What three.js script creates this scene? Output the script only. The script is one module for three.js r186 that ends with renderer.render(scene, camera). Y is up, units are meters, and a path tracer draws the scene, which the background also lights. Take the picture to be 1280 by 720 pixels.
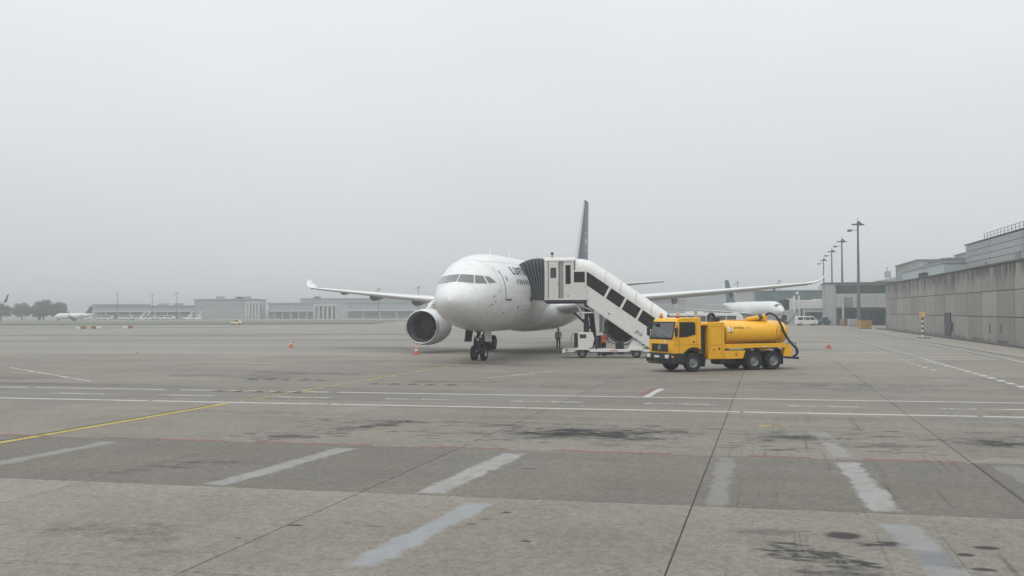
import * as THREE from 'three';
import { mergeGeometries } from 'three/addons/utils/BufferGeometryUtils.js';
import { RoundedBoxGeometry } from 'three/addons/geometries/RoundedBoxGeometry.js';
import { FontLoader } from 'three/addons/loaders/FontLoader.js';

// ---------------------------------------------------------------- camera, sky, sun, exposure
const scene = new THREE.Scene();
const camera = new THREE.PerspectiveCamera(30.97, 16 / 9, 0.1, 6000);
camera.position.set(0, 3.3, 0);
camera.rotation.order = 'YXZ';
camera.rotation.set(Math.atan(29 / 1300), 0, -0.004);
scene.add(camera);
const renderer = new THREE.WebGLRenderer({ antialias: true });
renderer.toneMapping = THREE.LinearToneMapping;
renderer.toneMappingExposure = 1.29;
renderer.shadowMap.enabled = true;
const D2R = Math.PI / 180;

// seeded random and value noise
let seedState = 20240611;
const rnd = () => { seedState = (seedState * 1664525 + 1013904223) >>> 0; return seedState / 4294967296; };
const rr = (a, b) => a + (b - a) * rnd();
const LAT = new Float32Array(65536); for (let i = 0; i < 65536; i++) LAT[i] = rnd();
function vn(x, y) {
  const xi = Math.floor(x), yi = Math.floor(y); let fx = x - xi, fy = y - yi;
  fx = fx * fx * (3 - 2 * fx); fy = fy * fy * (3 - 2 * fy);
  const x0 = xi & 255, x1 = (xi + 1) & 255, y0 = (yi & 255) << 8, y1 = ((yi + 1) & 255) << 8;
  const a = LAT[y0 + x0], b = LAT[y0 + x1], c = LAT[y1 + x0], d = LAT[y1 + x1];
  return a + (b - a) * fx + (c - a + (a - b - c + d) * fx) * fy;
}
const fbm = (x, y, o = 4) => { let s = 0, a = 0.5, t = 0; for (let i = 0; i < o; i++) { s += a * vn(x + i * 17.3, y + i * 9.1); t += a; a *= 0.5; x *= 2.03; y *= 2.03; } return s / t; };
const sstep = (a, b, x) => { const t = Math.min(1, Math.max(0, (x - a) / (b - a))); return t * t * (3 - 2 * t); };

// overcast sky: pale even cloud, a little brighter overhead
{
  const w = 512, h = 256, d = new Float32Array(w * h * 4);
  for (let j = 0; j < h; j++) for (let i = 0; i < w; i++) {
    const el = ((j + 0.5) / h - 0.5) * Math.PI;
    const az = i / w * Math.PI * 2;
    const up = Math.max(0, Math.sin(el));
    const L = 0.505 + 0.58 * up;
    const n = 1 + 0.10 * (fbm(Math.cos(az) * 2.4 + 20, Math.sin(az) * 2.4 + el * 4 + 20, 4) - 0.5) + 0.05 * (fbm(Math.cos(az) * 7 + 50, Math.sin(az) * 7 + el * 16 + 9, 3) - 0.5);
    const k = (j * w + i) * 4;
    d[k] = L * n * 0.955; d[k + 1] = L * n * 1.0; d[k + 2] = L * n * 1.018; d[k + 3] = 1;
  }
  const t = new THREE.DataTexture(d, w, h, THREE.RGBAFormat, THREE.FloatType);
  t.mapping = THREE.EquirectangularReflectionMapping; t.magFilter = THREE.LinearFilter; t.minFilter = THREE.LinearFilter; t.wrapS = THREE.RepeatWrapping; t.needsUpdate = true;
  scene.background = t; scene.environment = t;
}
const sun = new THREE.DirectionalLight(0xfff6ea, 0.5);
sun.position.set(-60, 190, 20); sun.target.position.set(10, 0, -80);
sun.castShadow = true; sun.shadow.radius = 45; sun.shadow.mapSize.set(2048, 2048);
Object.assign(sun.shadow.camera, { left: -120, right: 120, top: 120, bottom: -120, near: 1, far: 500 });
scene.add(sun, sun.target);
scene.fog = new THREE.FogExp2(new THREE.Color(0.93, 0.96, 0.98), 0.00105);

// ---------------------------------------------------------------- helpers
const V = (x, y, z) => new THREE.Vector3(x, y, z);
const lin = (r, g, b) => new THREE.Color().setRGB(r, g, b);
const mat = (r, g, b, rough = 0.6, o = {}) => new THREE.MeshStandardMaterial({ color: lin(r, g, b), roughness: rough, side: THREE.DoubleSide, ...o });
const used = {};
const numbered = n => { const k = used[n] = (used[n] ?? -1) + 1; return k ? `${n}_${String(k).padStart(3, '0')}` : n; };
function clean(g) {
  if (g.index) g = g.toNonIndexed();
  for (const k of Object.keys(g.attributes)) if (!['position', 'normal', 'uv'].includes(k)) g.deleteAttribute(k);
  if (!g.attributes.uv) g.setAttribute('uv', new THREE.BufferAttribute(new Float32Array(g.attributes.position.count * 2), 2));
  if (!g.attributes.normal) g.computeVertexNormals();
  return g;
}
const merge = gs => Array.isArray(gs) ? (gs.length === 1 ? gs[0] : mergeGeometries(gs.map(clean))) : gs;
function part(name, geos, m, parent, label) {
  const o = new THREE.Mesh(merge(geos), m); o.name = name; o.castShadow = o.receiveShadow = true;
  if (label) o.userData.label = label;
  parent.add(o); return o;
}
function tag(o, label, category, group, kind) { Object.assign(o.userData, { label, category }); if (group) o.userData.group = group; if (kind) o.userData.kind = kind; return o; }
function thing(name, label, category, pos = [0, 0, 0], turn = 0, group) {
  const o = new THREE.Group(); o.name = numbered(name); o.position.set(...pos); o.rotation.y = turn; scene.add(o); return tag(o, label, category, group);
}
function single(name, geos, m, label, category, pos = [0, 0, 0], turn = 0, group) {
  const o = part(numbered(name), geos, m, scene); o.position.set(...pos); o.rotation.y = turn; return tag(o, label, category, group);
}
function structure(name, geos, m) { const o = geos ? part(numbered(name), geos, m, scene) : new THREE.Group(); if (!geos) { o.name = numbered(name); scene.add(o); } o.userData.kind = 'structure'; return o; }
function copyOf(src, pos, turn, label) { const c = src.clone(); c.name = numbered(src.name.replace(/_\d{3}$/, '')); c.userData = { ...src.userData }; if (label) c.userData.label = label; c.position.set(...pos); if (turn !== undefined) c.rotation.y = turn; scene.add(c); return c; }
const box = (w, h, d, x = 0, y = 0, z = 0, rx = 0, ry = 0, rz = 0) => { const g = new THREE.BoxGeometry(w, h, d); g.applyMatrix4(new THREE.Matrix4().makeRotationFromEuler(new THREE.Euler(rx, ry, rz)).setPosition(x, y, z)); return g; };
const rbox = (w, h, d, x, y, z, r = 0.03, seg = 2) => new RoundedBoxGeometry(w, h, d, seg, Math.min(r, w / 2.01, h / 2.01, d / 2.01)).translate(x, y, z);
function rod(a, b, r1, r2 = r1, seg = 12, open = false) {
  const d = b.clone().sub(a), L = d.length(); const g = new THREE.CylinderGeometry(r2, r1, L, seg, 1, open);
  g.applyQuaternion(new THREE.Quaternion().setFromUnitVectors(V(0, 1, 0), d.normalize())); const c = a.clone().add(b).multiplyScalar(0.5); return g.translate(c.x, c.y, c.z);
}
const tube = (pts, r, seg = 32, rs = 8) => new THREE.TubeGeometry(new THREE.CatmullRomCurve3(pts), seg, r, rs, false);
const lathe = (pts, seg = 32) => new THREE.LatheGeometry(pts.map(p => new THREE.Vector2(p[0], p[1])), seg);
function prism(pts, depth, z0 = -depth / 2, bevel = 0) {   // side outline (x, y) extruded along z
  const s = new THREE.Shape(pts.map(p => new THREE.Vector2(p[0], p[1])));
  const g = new THREE.ExtrudeGeometry(s, { depth: depth - 2 * bevel, bevelEnabled: bevel > 0, bevelSize: bevel, bevelThickness: bevel, bevelOffset: -bevel, bevelSegments: 2, curveSegments: 6 });
  return g.translate(0, 0, z0 + bevel);
}
function loft(rings, { closed = true, cap0 = false, cap1 = false } = {}) {
  const n = rings[0].length, pos = [], uv = [], idx = [];
  rings.forEach((r, i) => r.forEach((p, j) => { pos.push(p.x, p.y, p.z); uv.push(j / (closed ? n : n - 1), i / (rings.length - 1)); }));
  const m = closed ? n : n - 1;
  for (let i = 0; i < rings.length - 1; i++) for (let j = 0; j < m; j++) {
    const a = i * n + j, b = i * n + (j + 1) % n, c = a + n, d = b + n; idx.push(a, c, b, b, c, d);
  }
  const cap = (i, flip) => { const c = pos.length / 3, p = rings[i].reduce((s, q) => s.add(q), V(0, 0, 0)).multiplyScalar(1 / n); pos.push(p.x, p.y, p.z); uv.push(0.5, i ? 1 : 0);
    for (let j = 0; j < n; j++) { const a = i * n + j, b = i * n + (j + 1) % n; flip ? idx.push(c, b, a) : idx.push(c, a, b); } };
  if (cap0) cap(0, false); if (cap1) cap(rings.length - 1, true);
  const g = new THREE.BufferGeometry();
  g.setAttribute('position', new THREE.Float32BufferAttribute(pos, 3)); g.setAttribute('uv', new THREE.Float32BufferAttribute(uv, 2)); g.setIndex(idx); g.computeVertexNormals(); return g;
}
function dataTex(w, h, f, { srgb = true, repeat } = {}) {   // f(x, y, out) gives linear rgba 0..1
  const d = new Uint8Array(w * h * 4), o = [0, 0, 0, 1];
  const enc = v => { v = v < 0 ? 0 : v > 1 ? 1 : v; return srgb ? 255 * (v <= 0.0031308 ? 12.92 * v : 1.055 * Math.pow(v, 1 / 2.4) - 0.055) : 255 * v; };
  for (let j = 0, k = 0; j < h; j++) for (let i = 0; i < w; i++, k += 4) { o[3] = 1; f((i + 0.5) / w, (j + 0.5) / h, o); d[k] = enc(o[0]); d[k + 1] = enc(o[1]); d[k + 2] = enc(o[2]); d[k + 3] = 255 * o[3]; }
  const t = new THREE.DataTexture(d, w, h, THREE.RGBAFormat); t.colorSpace = srgb ? THREE.SRGBColorSpace : THREE.NoColorSpace;
  t.magFilter = THREE.LinearFilter; t.minFilter = THREE.LinearMipmapLinearFilter; t.generateMipmaps = true; t.anisotropy = 8;
  t.wrapS = t.wrapT = repeat === false ? THREE.ClampToEdgeWrapping : THREE.RepeatWrapping; t.needsUpdate = true; return t;
}
const grey = (f) => (x, y, o) => { o[0] = o[1] = o[2] = f(x, y); };
// tiling noise: blends a shifted copy so that the edges meet
const tileN = (x, y, s, o = 4) => { const a = fbm(x * s, y * s, o), b = fbm((x - 1) * s, y * s, o), c = fbm(x * s, (y - 1) * s, o), d = fbm((x - 1) * s, (y - 1) * s, o); return (a * (1 - x) + b * x) * (1 - y) + (c * (1 - x) + d * x) * y; };

// ---------------------------------------------------------------- the apron
const T = Math.atan(320 / 1300), sT = Math.sin(T), cT = Math.cos(T);   // slabs run at this angle to the view
const apXZ = (u, v) => [u * sT + v * cT, -(u * cT - v * sT)];
const uJ = [-0.2, 5.85, 11.95, 17.88, 24.08, 30.15, 36.2, 42.3, 48.4, 54.5, 60.6, 66.7, 72.8];
const vJ = [-59, -53.25, -47.5, -41.75, -36, -30.25, -24.5, -18.75, -13, -7.27, -1.28, 4.22, 9.95, 15.7, 21.4];
const rowTone = [0.168, 0.178, 0.197, 0.130, 0.176, 0.174, 0.157, 0.171, 0.171, 0.182, 0.182, 0.195];
const cellTone = rowTone.map(() => vJ.map(() => rr(0.92, 1.08)));
const stains = [  // u, v, radius u, radius v, strength, ragged
  [27.9, -4.7, 1.0, 1.1, 0.95, 1], [27.9, -4.3, 1.35, 2.0, 0.55, 1], [27.5, -5.6, 0.9, 1.0, 0.42, 1], [28.4, -3.0, 0.8, 1.5, 0.40, 1], [26.5, -4.9, 0.7, 2.2, 0.30, 1],
  [28.3, -10.9, 1.0, 0.7, 0.72, 1], [29.6, -10.4, 0.5, 0.7, 0.78, 1], [27.2, -11.6, 0.9, 0.8, 0.50, 1], [25.2, -12.4, 0.9, 0.9, 0.45, 1],
  [28.1, 0.95, 0.38, 0.9, 0.85, 1], [27.7, 0.3, 0.6, 0.8, 0.35, 1], [27.9, 5.3, 0.6, 1.3, 0.55, 1], [26.6, 2.6, 0.35, 1.2, 0.40, 1], [27.3, -8.0, 0.5, 1.0, 0.38, 1], [29.0, -7.6, 0.4, 1.3, 0.4, 1],
  [14.7, 0.55, 0.55, 0.5, 0.55, 1], [14.2, 0.9, 0.35, 0.4, 0.55, 1], [13.6, 0.8, 0.5, 0.5, 0.48, 1], [13.1, 1.2, 0.5, 0.5, 0.5, 1], [15.5, 1.75, 0.2, 0.4, 0.6, 1], [16.1, 0.1, 0.5, 0.8, 0.28, 1], [15.1, 2.55, 0.10, 0.12, 0.7, 0], [15.6, 2.9, 0.12, 0.2, 0.6, 0], [14.3, 2.62, 0.08, 0.16, 0.75, 0],
  [16.0, 1.05, 0.27, 0.27, 0.62, 0],
  [13.6, -9.2, 0.7, 0.6, 0.30, 1], [12.9, -7.9, 0.7, 0.7, 0.18, 1], [13.9, -10.4, 0.5, 0.8, 0.32, 1], [20.0, -12.6, 0.35, 1.2, 0.42, 1], [20.7, -12.0, 0.35, 1.0, 0.42, 1], [19.2, -13.6, 0.4, 1.3, 0.25, 1],
  [14.9, -7.15, 0.06, 0.14, 0.8, 0], [15.1, -5.9, 0.05, 0.2, 0.5, 0], [14.6, -3.4, 0.06, 0.09, 0.7, 0], [21.3, -4.9, 0.06, 0.16, 0.6, 0], [19.3, -2.9, 0.12, 0.5, 0.22, 1], [16.0, -4.4, 0.10, 0.12, 0.4, 0], [16.6, -4.2, 0.07, 0.09, 0.6, 0], [15.6, -4.5, 0.05, 0.1, 0.6, 0],
  [60, -18.7, 1.2, 2.5, 0.30, 1], [63, -17.2, 1.0, 2.2, 0.42, 1], [61.5, -14.5, 0.8, 2.4, 0.38, 1], [52, -24, 1.1, 4.5, 0.38, 1], [49, -27, 1.0, 5, 0.34, 1], [47.5, -24.2, 0.6, 2.6, 0.5, 1], [46.8, -15.2, 0.7, 2.4, 0.5, 1], [44.5, -8, 1.4, 5.5, 0.22, 1], [50.5, -7.5, 1.0, 5, 0.20, 1], [55, -1, 1.2, 6, 0.16, 1], [48, 3.5, 1.5, 6, 0.26, 1], [45, 6, 1.4, 5, 0.22, 1], [33, 1, 1.0, 4, 0.12, 1], [31.5, -16, 0.6, 2.5, 0.18, 1], [42, -33, 0.8, 4, 0.3, 1], [45.5, -38, 0.8, 5, 0.28, 1],
];
const flecks = []; for (let i = 0; i < 260; i++) { const a = rnd() < 0.72; flecks.push(a ? [rr(25.2, 30.2), rr(-14, 7), rr(0.05, 0.16), rr(0.12, 0.55), rr(0.25, 0.7)] : [rr(9, 24), rr(-16, 6), rr(0.02, 0.05), rr(0.03, 0.10), rr(0.25, 0.6)]); }
const patches = [ // pale repair strips: u0, u1, v at u0, v at u1, half width, albedo rgb, strength
  [18.0, 23.55, -16.5, -16.35, 0.24, [0.44, 0.44, 0.42], 0.65], [18.0, 23.6, -10.3, -9.95, 0.27, [0.46, 0.46, 0.44], 0.8], [18.0, 23.55, -6.0, -5.72, 0.30, [0.49, 0.49, 0.47], 0.85],
  [12.75, 17.3, -5.18, -4.86, 0.27, [0.44, 0.46, 0.49], 0.8], [18.0, 23.7, 1.86, 1.62, 0.27, [0.50, 0.50, 0.49], 0.8], [24.4, 27.0, 1.6, 1.45, 0.22, [0.47, 0.47, 0.46], 0.55], [27.4, 29.4, 1.45, 1.3, 0.25, [0.47, 0.47, 0.46], 0.4],
  [15.2, 17.0, 2.05, 1.92, 0.28, [0.43, 0.44, 0.45], 0.7], [14.35, 15.2, 2.16, 2.05, 0.25, [0.24, 0.27, 0.30], 0.8], [12.0, 14.35, 2.3, 2.16, 0.28, [0.43, 0.44, 0.45], 0.55],
  [18.0, 23.9, -0.9, -0.9, 0.20, [0.38, 0.38, 0.36], 0.6], [24.2, 24.9, 4.8, 5.2, 0.8, [0.42, 0.42, 0.40], 0.35], [18.2, 23.8, 5.1, 4.8, 0.3, [0.37, 0.37, 0.35], 0.5],
];
function groundColour(u, v, o, fine) {
  let ui = 0; while (ui < uJ.length - 2 && u > uJ[ui + 1]) ui++;
  let vi = 0; while (vi < vJ.length - 2 && v > vJ[vi + 1]) vi++;
  let L = rowTone[ui] * cellTone[ui][vi];
  const big = fbm(u * 0.21 + 40, v * 0.13 + 11, 3) - 0.5, mid = fbm(u * 0.9 + 5, v * 0.75 + 70, 4) - 0.5, streak = fbm(u * 1.7 + 3, v * 0.16 + 31, 3) - 0.5;
  L *= 1 + 0.26 * big + 0.22 * mid + (u > 29 ? 0.34 : 0.12) * streak;
  const warm = 0.5 + 0.9 * (fbm(u * 0.4 + 80, v * 0.35 + 20, 3) - 0.5);
  if (fine) { const g1 = vn(u * 37 + 9, v * 37) - 0.5, g2 = vn(u * 11 + 3, v * 11 + 8) - 0.5, g0 = rnd() - 0.5; L *= 1 + 0.44 * g1 + 0.28 * g2 + 0.18 * g0; const g3 = vn(u * 24 + 60, v * 24 + 3); if (g3 > 0.86) L *= 1 - 0.35 * sstep(0.86, 0.97, g3);
    if (v > -1.3) { const c = vn(v * 26 + 7, u * 0.25 + 2); L *= 1 - 0.34 * sstep(0.74, 0.92, c) * (0.15 + sstep(0.4, 0.7, vn(u * 0.9, v * 1.4))); } }
  else L *= 1 + 0.10 * (rnd() - 0.5) + 0.12 * (vn(u * 9, v * 5) - 0.5);
  let s = 1;
  const wu = 1.3 * (fbm(u * 1.3 + 9, v * 1.1 + 4, 4) - 0.5) + 0.9 * (fbm(u * 7 + 2, v * 4 + 8, 3) - 0.5), wv = 1.3 * (fbm(u * 1.2 + 50, v * 1.0 + 33, 4) - 0.5) + 0.9 * (fbm(u * 7 + 31, v * 4 + 60, 3) - 0.5);
  for (const q of stains) {
    const k = q[5] ? 1 : 0.12; const du = (u - q[0]) / q[2], dv = (v - q[1]) / q[3];
    if (du * du + dv * dv > 9) continue;
    const a = du + k * wu * 1.6 / Math.max(1, 1), b = dv + k * wv * 1.6; const r = Math.sqrt(a * a + b * b);
    if (r < 1.25) { const rag = q[5] ? 0.22 + 0.75 * sstep(0.40, 0.56, fbm(u * 5.5 + q[0] * 3, v * 3.4 + q[1], 4)) + 0.75 * sstep(0.50, 0.62, fbm(u * 15 + q[0], v * 9 + q[1] * 2, 3)) + 0.3 * (vn(u * 31, v * 17) - 0.5) : 1.2; s *= 1 - Math.min(0.86, (q[0] > 31 ? 1.35 : q[4] > 0.5 ? 2.1 : 1.0) * q[4] * rag * sstep(1.25, 0.25, r)); }
  }
  if (u > 8 && u < 31) for (const q of flecks) { const du = (u - q[0]) / q[2], dv = (v - q[1]) / q[3]; if (du > -1.6 && du < 1.6 && dv > -1.6 && dv < 1.6) { const r = du * du + dv * dv + 1.2 * (vn(u * 13, v * 7) - 0.5); if (r < 1) s *= 1 - q[4] * sstep(1, 0.5, r); } }
  let r = L * (1.075 + 0.07 * warm), g = L * (0.99 + 0.012 * warm), b = L * (0.875 - 0.06 * warm);
  r *= s; g *= s * (1 + 0.02 * (1 - s)); b *= s * (1 + 0.09 * (1 - s));
  for (const q of patches) if (u > q[0] - 0.3 && u < q[1] + 0.3) {
    const t = (u - q[0]) / (q[1] - q[0]), c = q[2] + (q[3] - q[2]) * t, e = 0.07 * (fbm(u * 2.5 + q[0], v * 2.5 + 7, 3) - 0.5) * 5 + 0.10 * (vn(u * 9, v * 14) - 0.5);
    const d = Math.abs(v - c) + e * 0.6 + 0.15 * q[4]; if (d > q[4] + 0.12) continue;
    const a = q[6] * sstep(q[4] + 0.07, q[4] - 0.06, d) * sstep(q[0] - 0.1, q[0] + 0.15, u + e) * sstep(q[1] + 0.12, q[1] - 0.2, u + e) * Math.min(1.15, 0.5 + 0.95 * fbm(u * 3.2 + 9, v * 6, 4));
    const n = 0.63 * (0.88 + 0.24 * rnd()); r += (q[5][0] * n - r) * a; g += (q[5][1] * n - g) * a; b += (q[5][2] * n - b) * a;
  }
  o[0] = r; o[1] = g; o[2] = b;
}
const NU0 = 4, NU1 = 36.2, NV0 = -30.25, NV1 = 9.95, MU0 = 30, MU1 = 73, MV0 = -59, MV1 = 21.4;
const nearTex = dataTex(2048, 2048, (x, y, o) => groundColour(NU0 + (NU1 - NU0) * y, NV0 + (NV1 - NV0) * x, o, true), { repeat: false });
const midTex = dataTex(2048, 1536, (x, y, o) => groundColour(MU0 + (MU1 - MU0) * y, MV0 + (MV1 - MV0) * x, o, false), { repeat: false });
const concreteBump = dataTex(512, 512, grey((x, y) => 0.6 * tileN(x, y, 60, 3) + 0.4 * rnd()), { srgb: false });
const nearBump = concreteBump.clone(); nearBump.repeat.set((NV1 - NV0) / 2.2, (NU1 - NU0) / 2.2);
const nearMat = new THREE.MeshStandardMaterial({ map: nearTex, roughness: 0.82, bumpMap: nearBump, bumpScale: 0.004 });
const midMat = new THREE.MeshStandardMaterial({ map: midTex, roughness: 0.8 });
const apron = structure('apron'); apron.rotation.y = -T;
const tar = mat(0.028, 0.028, 0.03, 0.85);
function slabGeo(u0, u1, v0, v1, fu0, fu1, fv0, fv1) {
  const g = 0.011, c = 0.008, pos = [], uv = [], idx = [];
  const ring = (e, y) => [[v0 + g + e, u0 + g + e], [v1 - g - e, u0 + g + e], [v1 - g - e, u1 - g - e], [v0 + g + e, u1 - g - e]].map(p => [p[0], y, -p[1]]);
  const quad = (a, b, cc, d) => { const k = pos.length / 3; for (const p of [a, b, cc, d]) { pos.push(...p); uv.push((p[0] - fv0) / (fv1 - fv0), (-p[2] - fu0) / (fu1 - fu0)); } idx.push(k, k + 1, k + 2, k, k + 2, k + 3); };
  const t = ring(c, 0), m = ring(0, -c), b = ring(0, -0.04);
  quad(...t); for (let i = 0; i < 4; i++) { const j = (i + 1) % 4; quad(m[i], m[j], t[j], t[i]); quad(b[i], b[j], m[j], m[i]); }
  const G = new THREE.BufferGeometry(); G.setAttribute('position', new THREE.Float32BufferAttribute(pos, 3)); G.setAttribute('uv', new THREE.Float32BufferAttribute(uv, 2)); G.setIndex(idx); const n = G.toNonIndexed(); n.computeVertexNormals(); return n;
}
for (let i = 0; i < uJ.length - 1; i++) for (let j = 0; j < vJ.length - 1; j++) {
  let inView = false;
  for (const u of [uJ[i], uJ[i + 1]]) for (const v of [vJ[j], vJ[j + 1]]) { const [x, z] = apXZ(u, v); if (-z > 3 && Math.abs(x) < -z * 0.5 + 9) inView = true; }
  if (!inView) continue;
  const nr = uJ[i + 1] <= 36.3 && vJ[j] >= NV0 - 0.1 && vJ[j + 1] <= NV1 + 0.1;
  part('slab', nr ? slabGeo(uJ[i], uJ[i + 1], vJ[j], vJ[j + 1], NU0, NU1, NV0, NV1) : slabGeo(uJ[i], uJ[i + 1], vJ[j], vJ[j + 1], MU0, MU1, MV0, MV1), nr ? nearMat : midMat, apron);
}
for (let i = 1; i < uJ.length - 1; i++) part('joint_filler', box(vJ[vJ.length - 1] - vJ[0], 0.012, 0.05, (vJ[0] + vJ[vJ.length - 1]) / 2, -0.018, -uJ[i]), tar, apron);
for (let j = 1; j < vJ.length - 1; j++) part('joint_filler', box(0.05, 0.012, 73, vJ[j], -0.0165, -36.3), tar, apron);

// the ground beyond the slabs, one sheet to the horizon
const farTex = dataTex(1024, 1024, (x, y, o) => { const n = tileN(x, y, 14, 4) - 0.5, m = tileN(x, y, 60, 3) - 0.5, st = (fbm(x * 6, y * 70, 3) * (1 - y) + fbm(x * 6, (y - 1) * 70, 3) * y) - 0.5; const L = 0.225 * (1 + 0.26 * n + 0.14 * m + 0.75 * st); o[0] = L * 1.09; o[1] = L * .995; o[2] = L * 0.865; });
{
  const g = new THREE.PlaneGeometry(5000, 5000, 1, 1).rotateX(-Math.PI / 2).rotateY(-T).translate(0, -0.03, -2000);
  const uv = g.attributes.uv; for (let i = 0; i < uv.count; i++) uv.setXY(i, uv.getX(i) * 5000 / 150, uv.getY(i) * 5000 / 150);
  structure('ground', g, new THREE.MeshStandardMaterial({ map: farTex, roughness: 0.85 }));
}
// dull grass between the taxiways, and the pale taxiway bands beyond
const grassTex = dataTex(256, 256, (x, y, o) => { const n = tileN(x, y, 20, 4); o[0] = 0.07 + 0.06 * n; o[1] = 0.085 + 0.06 * n; o[2] = 0.04 + 0.03 * n; });
grassTex.repeat.set(40, 3);
const grassMat = new THREE.MeshStandardMaterial({ map: grassTex, roughness: 1 });
for (const [x0, x1, d0, d1] of [[-330, -38, 276, 345], [-330, -20, 372, 412]]) structure('grass_strip', new THREE.PlaneGeometry(x1 - x0, d1 - d0).rotateX(-Math.PI / 2).translate((x0 + x1) / 2, -0.012, -(d0 + d1) / 2), grassMat);
{ const m = mat(0.17, 0.168, 0.16, 0.9); for (const [x0, x1, d0, d1] of [[-260, -60, 226, 238], [-170, -10, 150, 158], [-120, 10, 122, 126]]) structure('asphalt_taxiway', new THREE.PlaneGeometry(x1 - x0, d1 - d0).rotateX(-Math.PI / 2).translate((x0 + x1) / 2, -0.02, -(d0 + d1) / 2), m); }

// ---- painted markings: worn sheets just above the concrete
const worn = (lo, hi, sx) => dataTex(512, 256, grey((x, y) => sstep(lo, hi, 0.55 * tileN(x, y, 9, 4) + 0.45 * tileN(x, y, 70, 2))), { srgb: false });
const wornA = worn(0.26, 0.46), wornB = worn(0.36, 0.58);
const paint = (r, g, b, al) => new THREE.MeshStandardMaterial({ color: lin(r, g, b), roughness: 0.7, alphaMap: al, transparent: true, side: THREE.DoubleSide });
const whitePaint = paint(0.46, 0.46, 0.44, wornA), whiteFaint = paint(0.46, 0.46, 0.44, wornB), yellowPaint = paint(0.46, 0.34, 0.06, wornA), redPaint = paint(0.26, 0.115, 0.09, wornB), blackPaint = paint(0.035, 0.035, 0.036, wornA), yellowFaint = paint(0.42, 0.31, 0.09, wornB);
const markings = structure('apron_markings'); markings.rotation.y = -T;
function stripe(name, u0, v0, u1, v1, w, m, y = 0.004) {   // a painted line from (u0, v0) to (u1, v1)
  const du = u1 - u0, dv = v1 - v0, L = Math.hypot(du, dv), nu = dv / L * w / 2, nv = -du / L * w / 2;
  const g = new THREE.BufferGeometry(), o = rnd() * 3;
  g.setAttribute('position', new THREE.Float32BufferAttribute([v0 + nv, y, -(u0 + nu), v1 + nv, y, -(u1 + nu), v1 - nv, y, -(u1 - nu), v0 - nv, y, -(u0 - nu)], 3));
  g.setAttribute('uv', new THREE.Float32BufferAttribute([o, 0, o + L / 7, 0, o + L / 7, w / 3.5, o, w / 3.5], 2)); g.setIndex([0, 1, 2, 0, 2, 3]); g.computeVertexNormals();
  return part(name, g, m, markings);
}
for (let v = -44; v < 13; v += 7.2) { stripe('white_line', 34.6 + rr(-.03, .03), v, 34.6, v + rr(7.0, 7.2), 0.33, whitePaint); stripe('white_line', 39.8, v - 2, 39.8 + rr(-.03, .03), v + (v < -16 ? rr(4.4, 5) : 5.2), 0.28, whitePaint); }
for (let v = -43.5; v < 12; v += 4.9) stripe('white_dash', 37.15, v, 37.15, v + 2.75, 0.28, whiteFaint);
stripe('yellow_line', 14, -19.05, 34.25, -19.06, 0.26, yellowPaint); stripe('yellow_line', 34.95, -19.0, 57, -18.75, 0.22, yellowFaint); stripe('yellow_line', 57, -18.75, 67, -18.9, 0.2, yellowFaint);
stripe('black_border', 14, -19.26, 33.6, -19.27, 0.14, blackPaint, 0.0035);
for (const [a, b] of [[-22.6, -18.7], [-17.2, -13.4], [-12.8, -9.55], [-8.3, -6.1], [-5.0, -2.2], [-0.5, 0.9], [2.0, 4.1]]) stripe('red_line', 24.24, a, 24.23, b, 0.21, redPaint);
for (const [u, v0, v1] of [[43.3, -31, -43], [49.6, -13.6, -16]]) stripe('white_line', u, v0, u + (u < 45 ? 11 : 7.1), v1 + (u < 45 ? -2 : 4.8), 0.22, paint(0.55, 0.47, 0.45, wornB));
stripe('red_white_line', 39.95, -4.55, 44.2, -4.4, 0.28, whitePaint, 0.0045); stripe('red_line', 39.95, -4.86, 44.2, -4.7, 0.26, redPaint);
for (const [u, v] of [[44.8, -15.5], [46.6, -22.6], [63.2, -16.8], [39.5, -20.4]]) { for (let k = -2; k < 3; k++) { stripe('black_square', u, v + k * 0.9 - 0.4, u, v + k * 0.9 + 0.15, 0.7, blackPaint, 0.006); stripe('yellow_square', u, v + k * 0.9 - 0.05, u, v + k * 0.9 + 0.3, 0.34, yellowFaint, 0.0085); } }
stripe('yellow_number', 30.6, -0.3, 30.6, 0.55, 0.45, yellowFaint);
for (let u = 42; u < 122; u += 1.9) { const v = 10.5 - (u - 46) * 0.016; stripe('white_dash', u, v, u + 1.05, v - 0.016, 0.34, whitePaint); if (u > 62) stripe('white_line', u + 0.9, v - 0.36, u + 2.1, v - 0.37, 0.2, whiteFaint); }
for (let u = 60; u < 74; u += 2.4) stripe('white_square', u, 8.9 - (u - 46) * 0.016, u + 1.1, 8.89 - (u - 46) * 0.016, 0.25, whiteFaint);
stripe('white_line', 62, 15.45, 190, 14.2, 0.2, whitePaint); stripe('white_line', 50.3, -6, 51.6, 9, 0.16, whiteFaint); stripe('red_line', 68, -45, 78, -52, 0.2, redPaint, -0.02);

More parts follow.
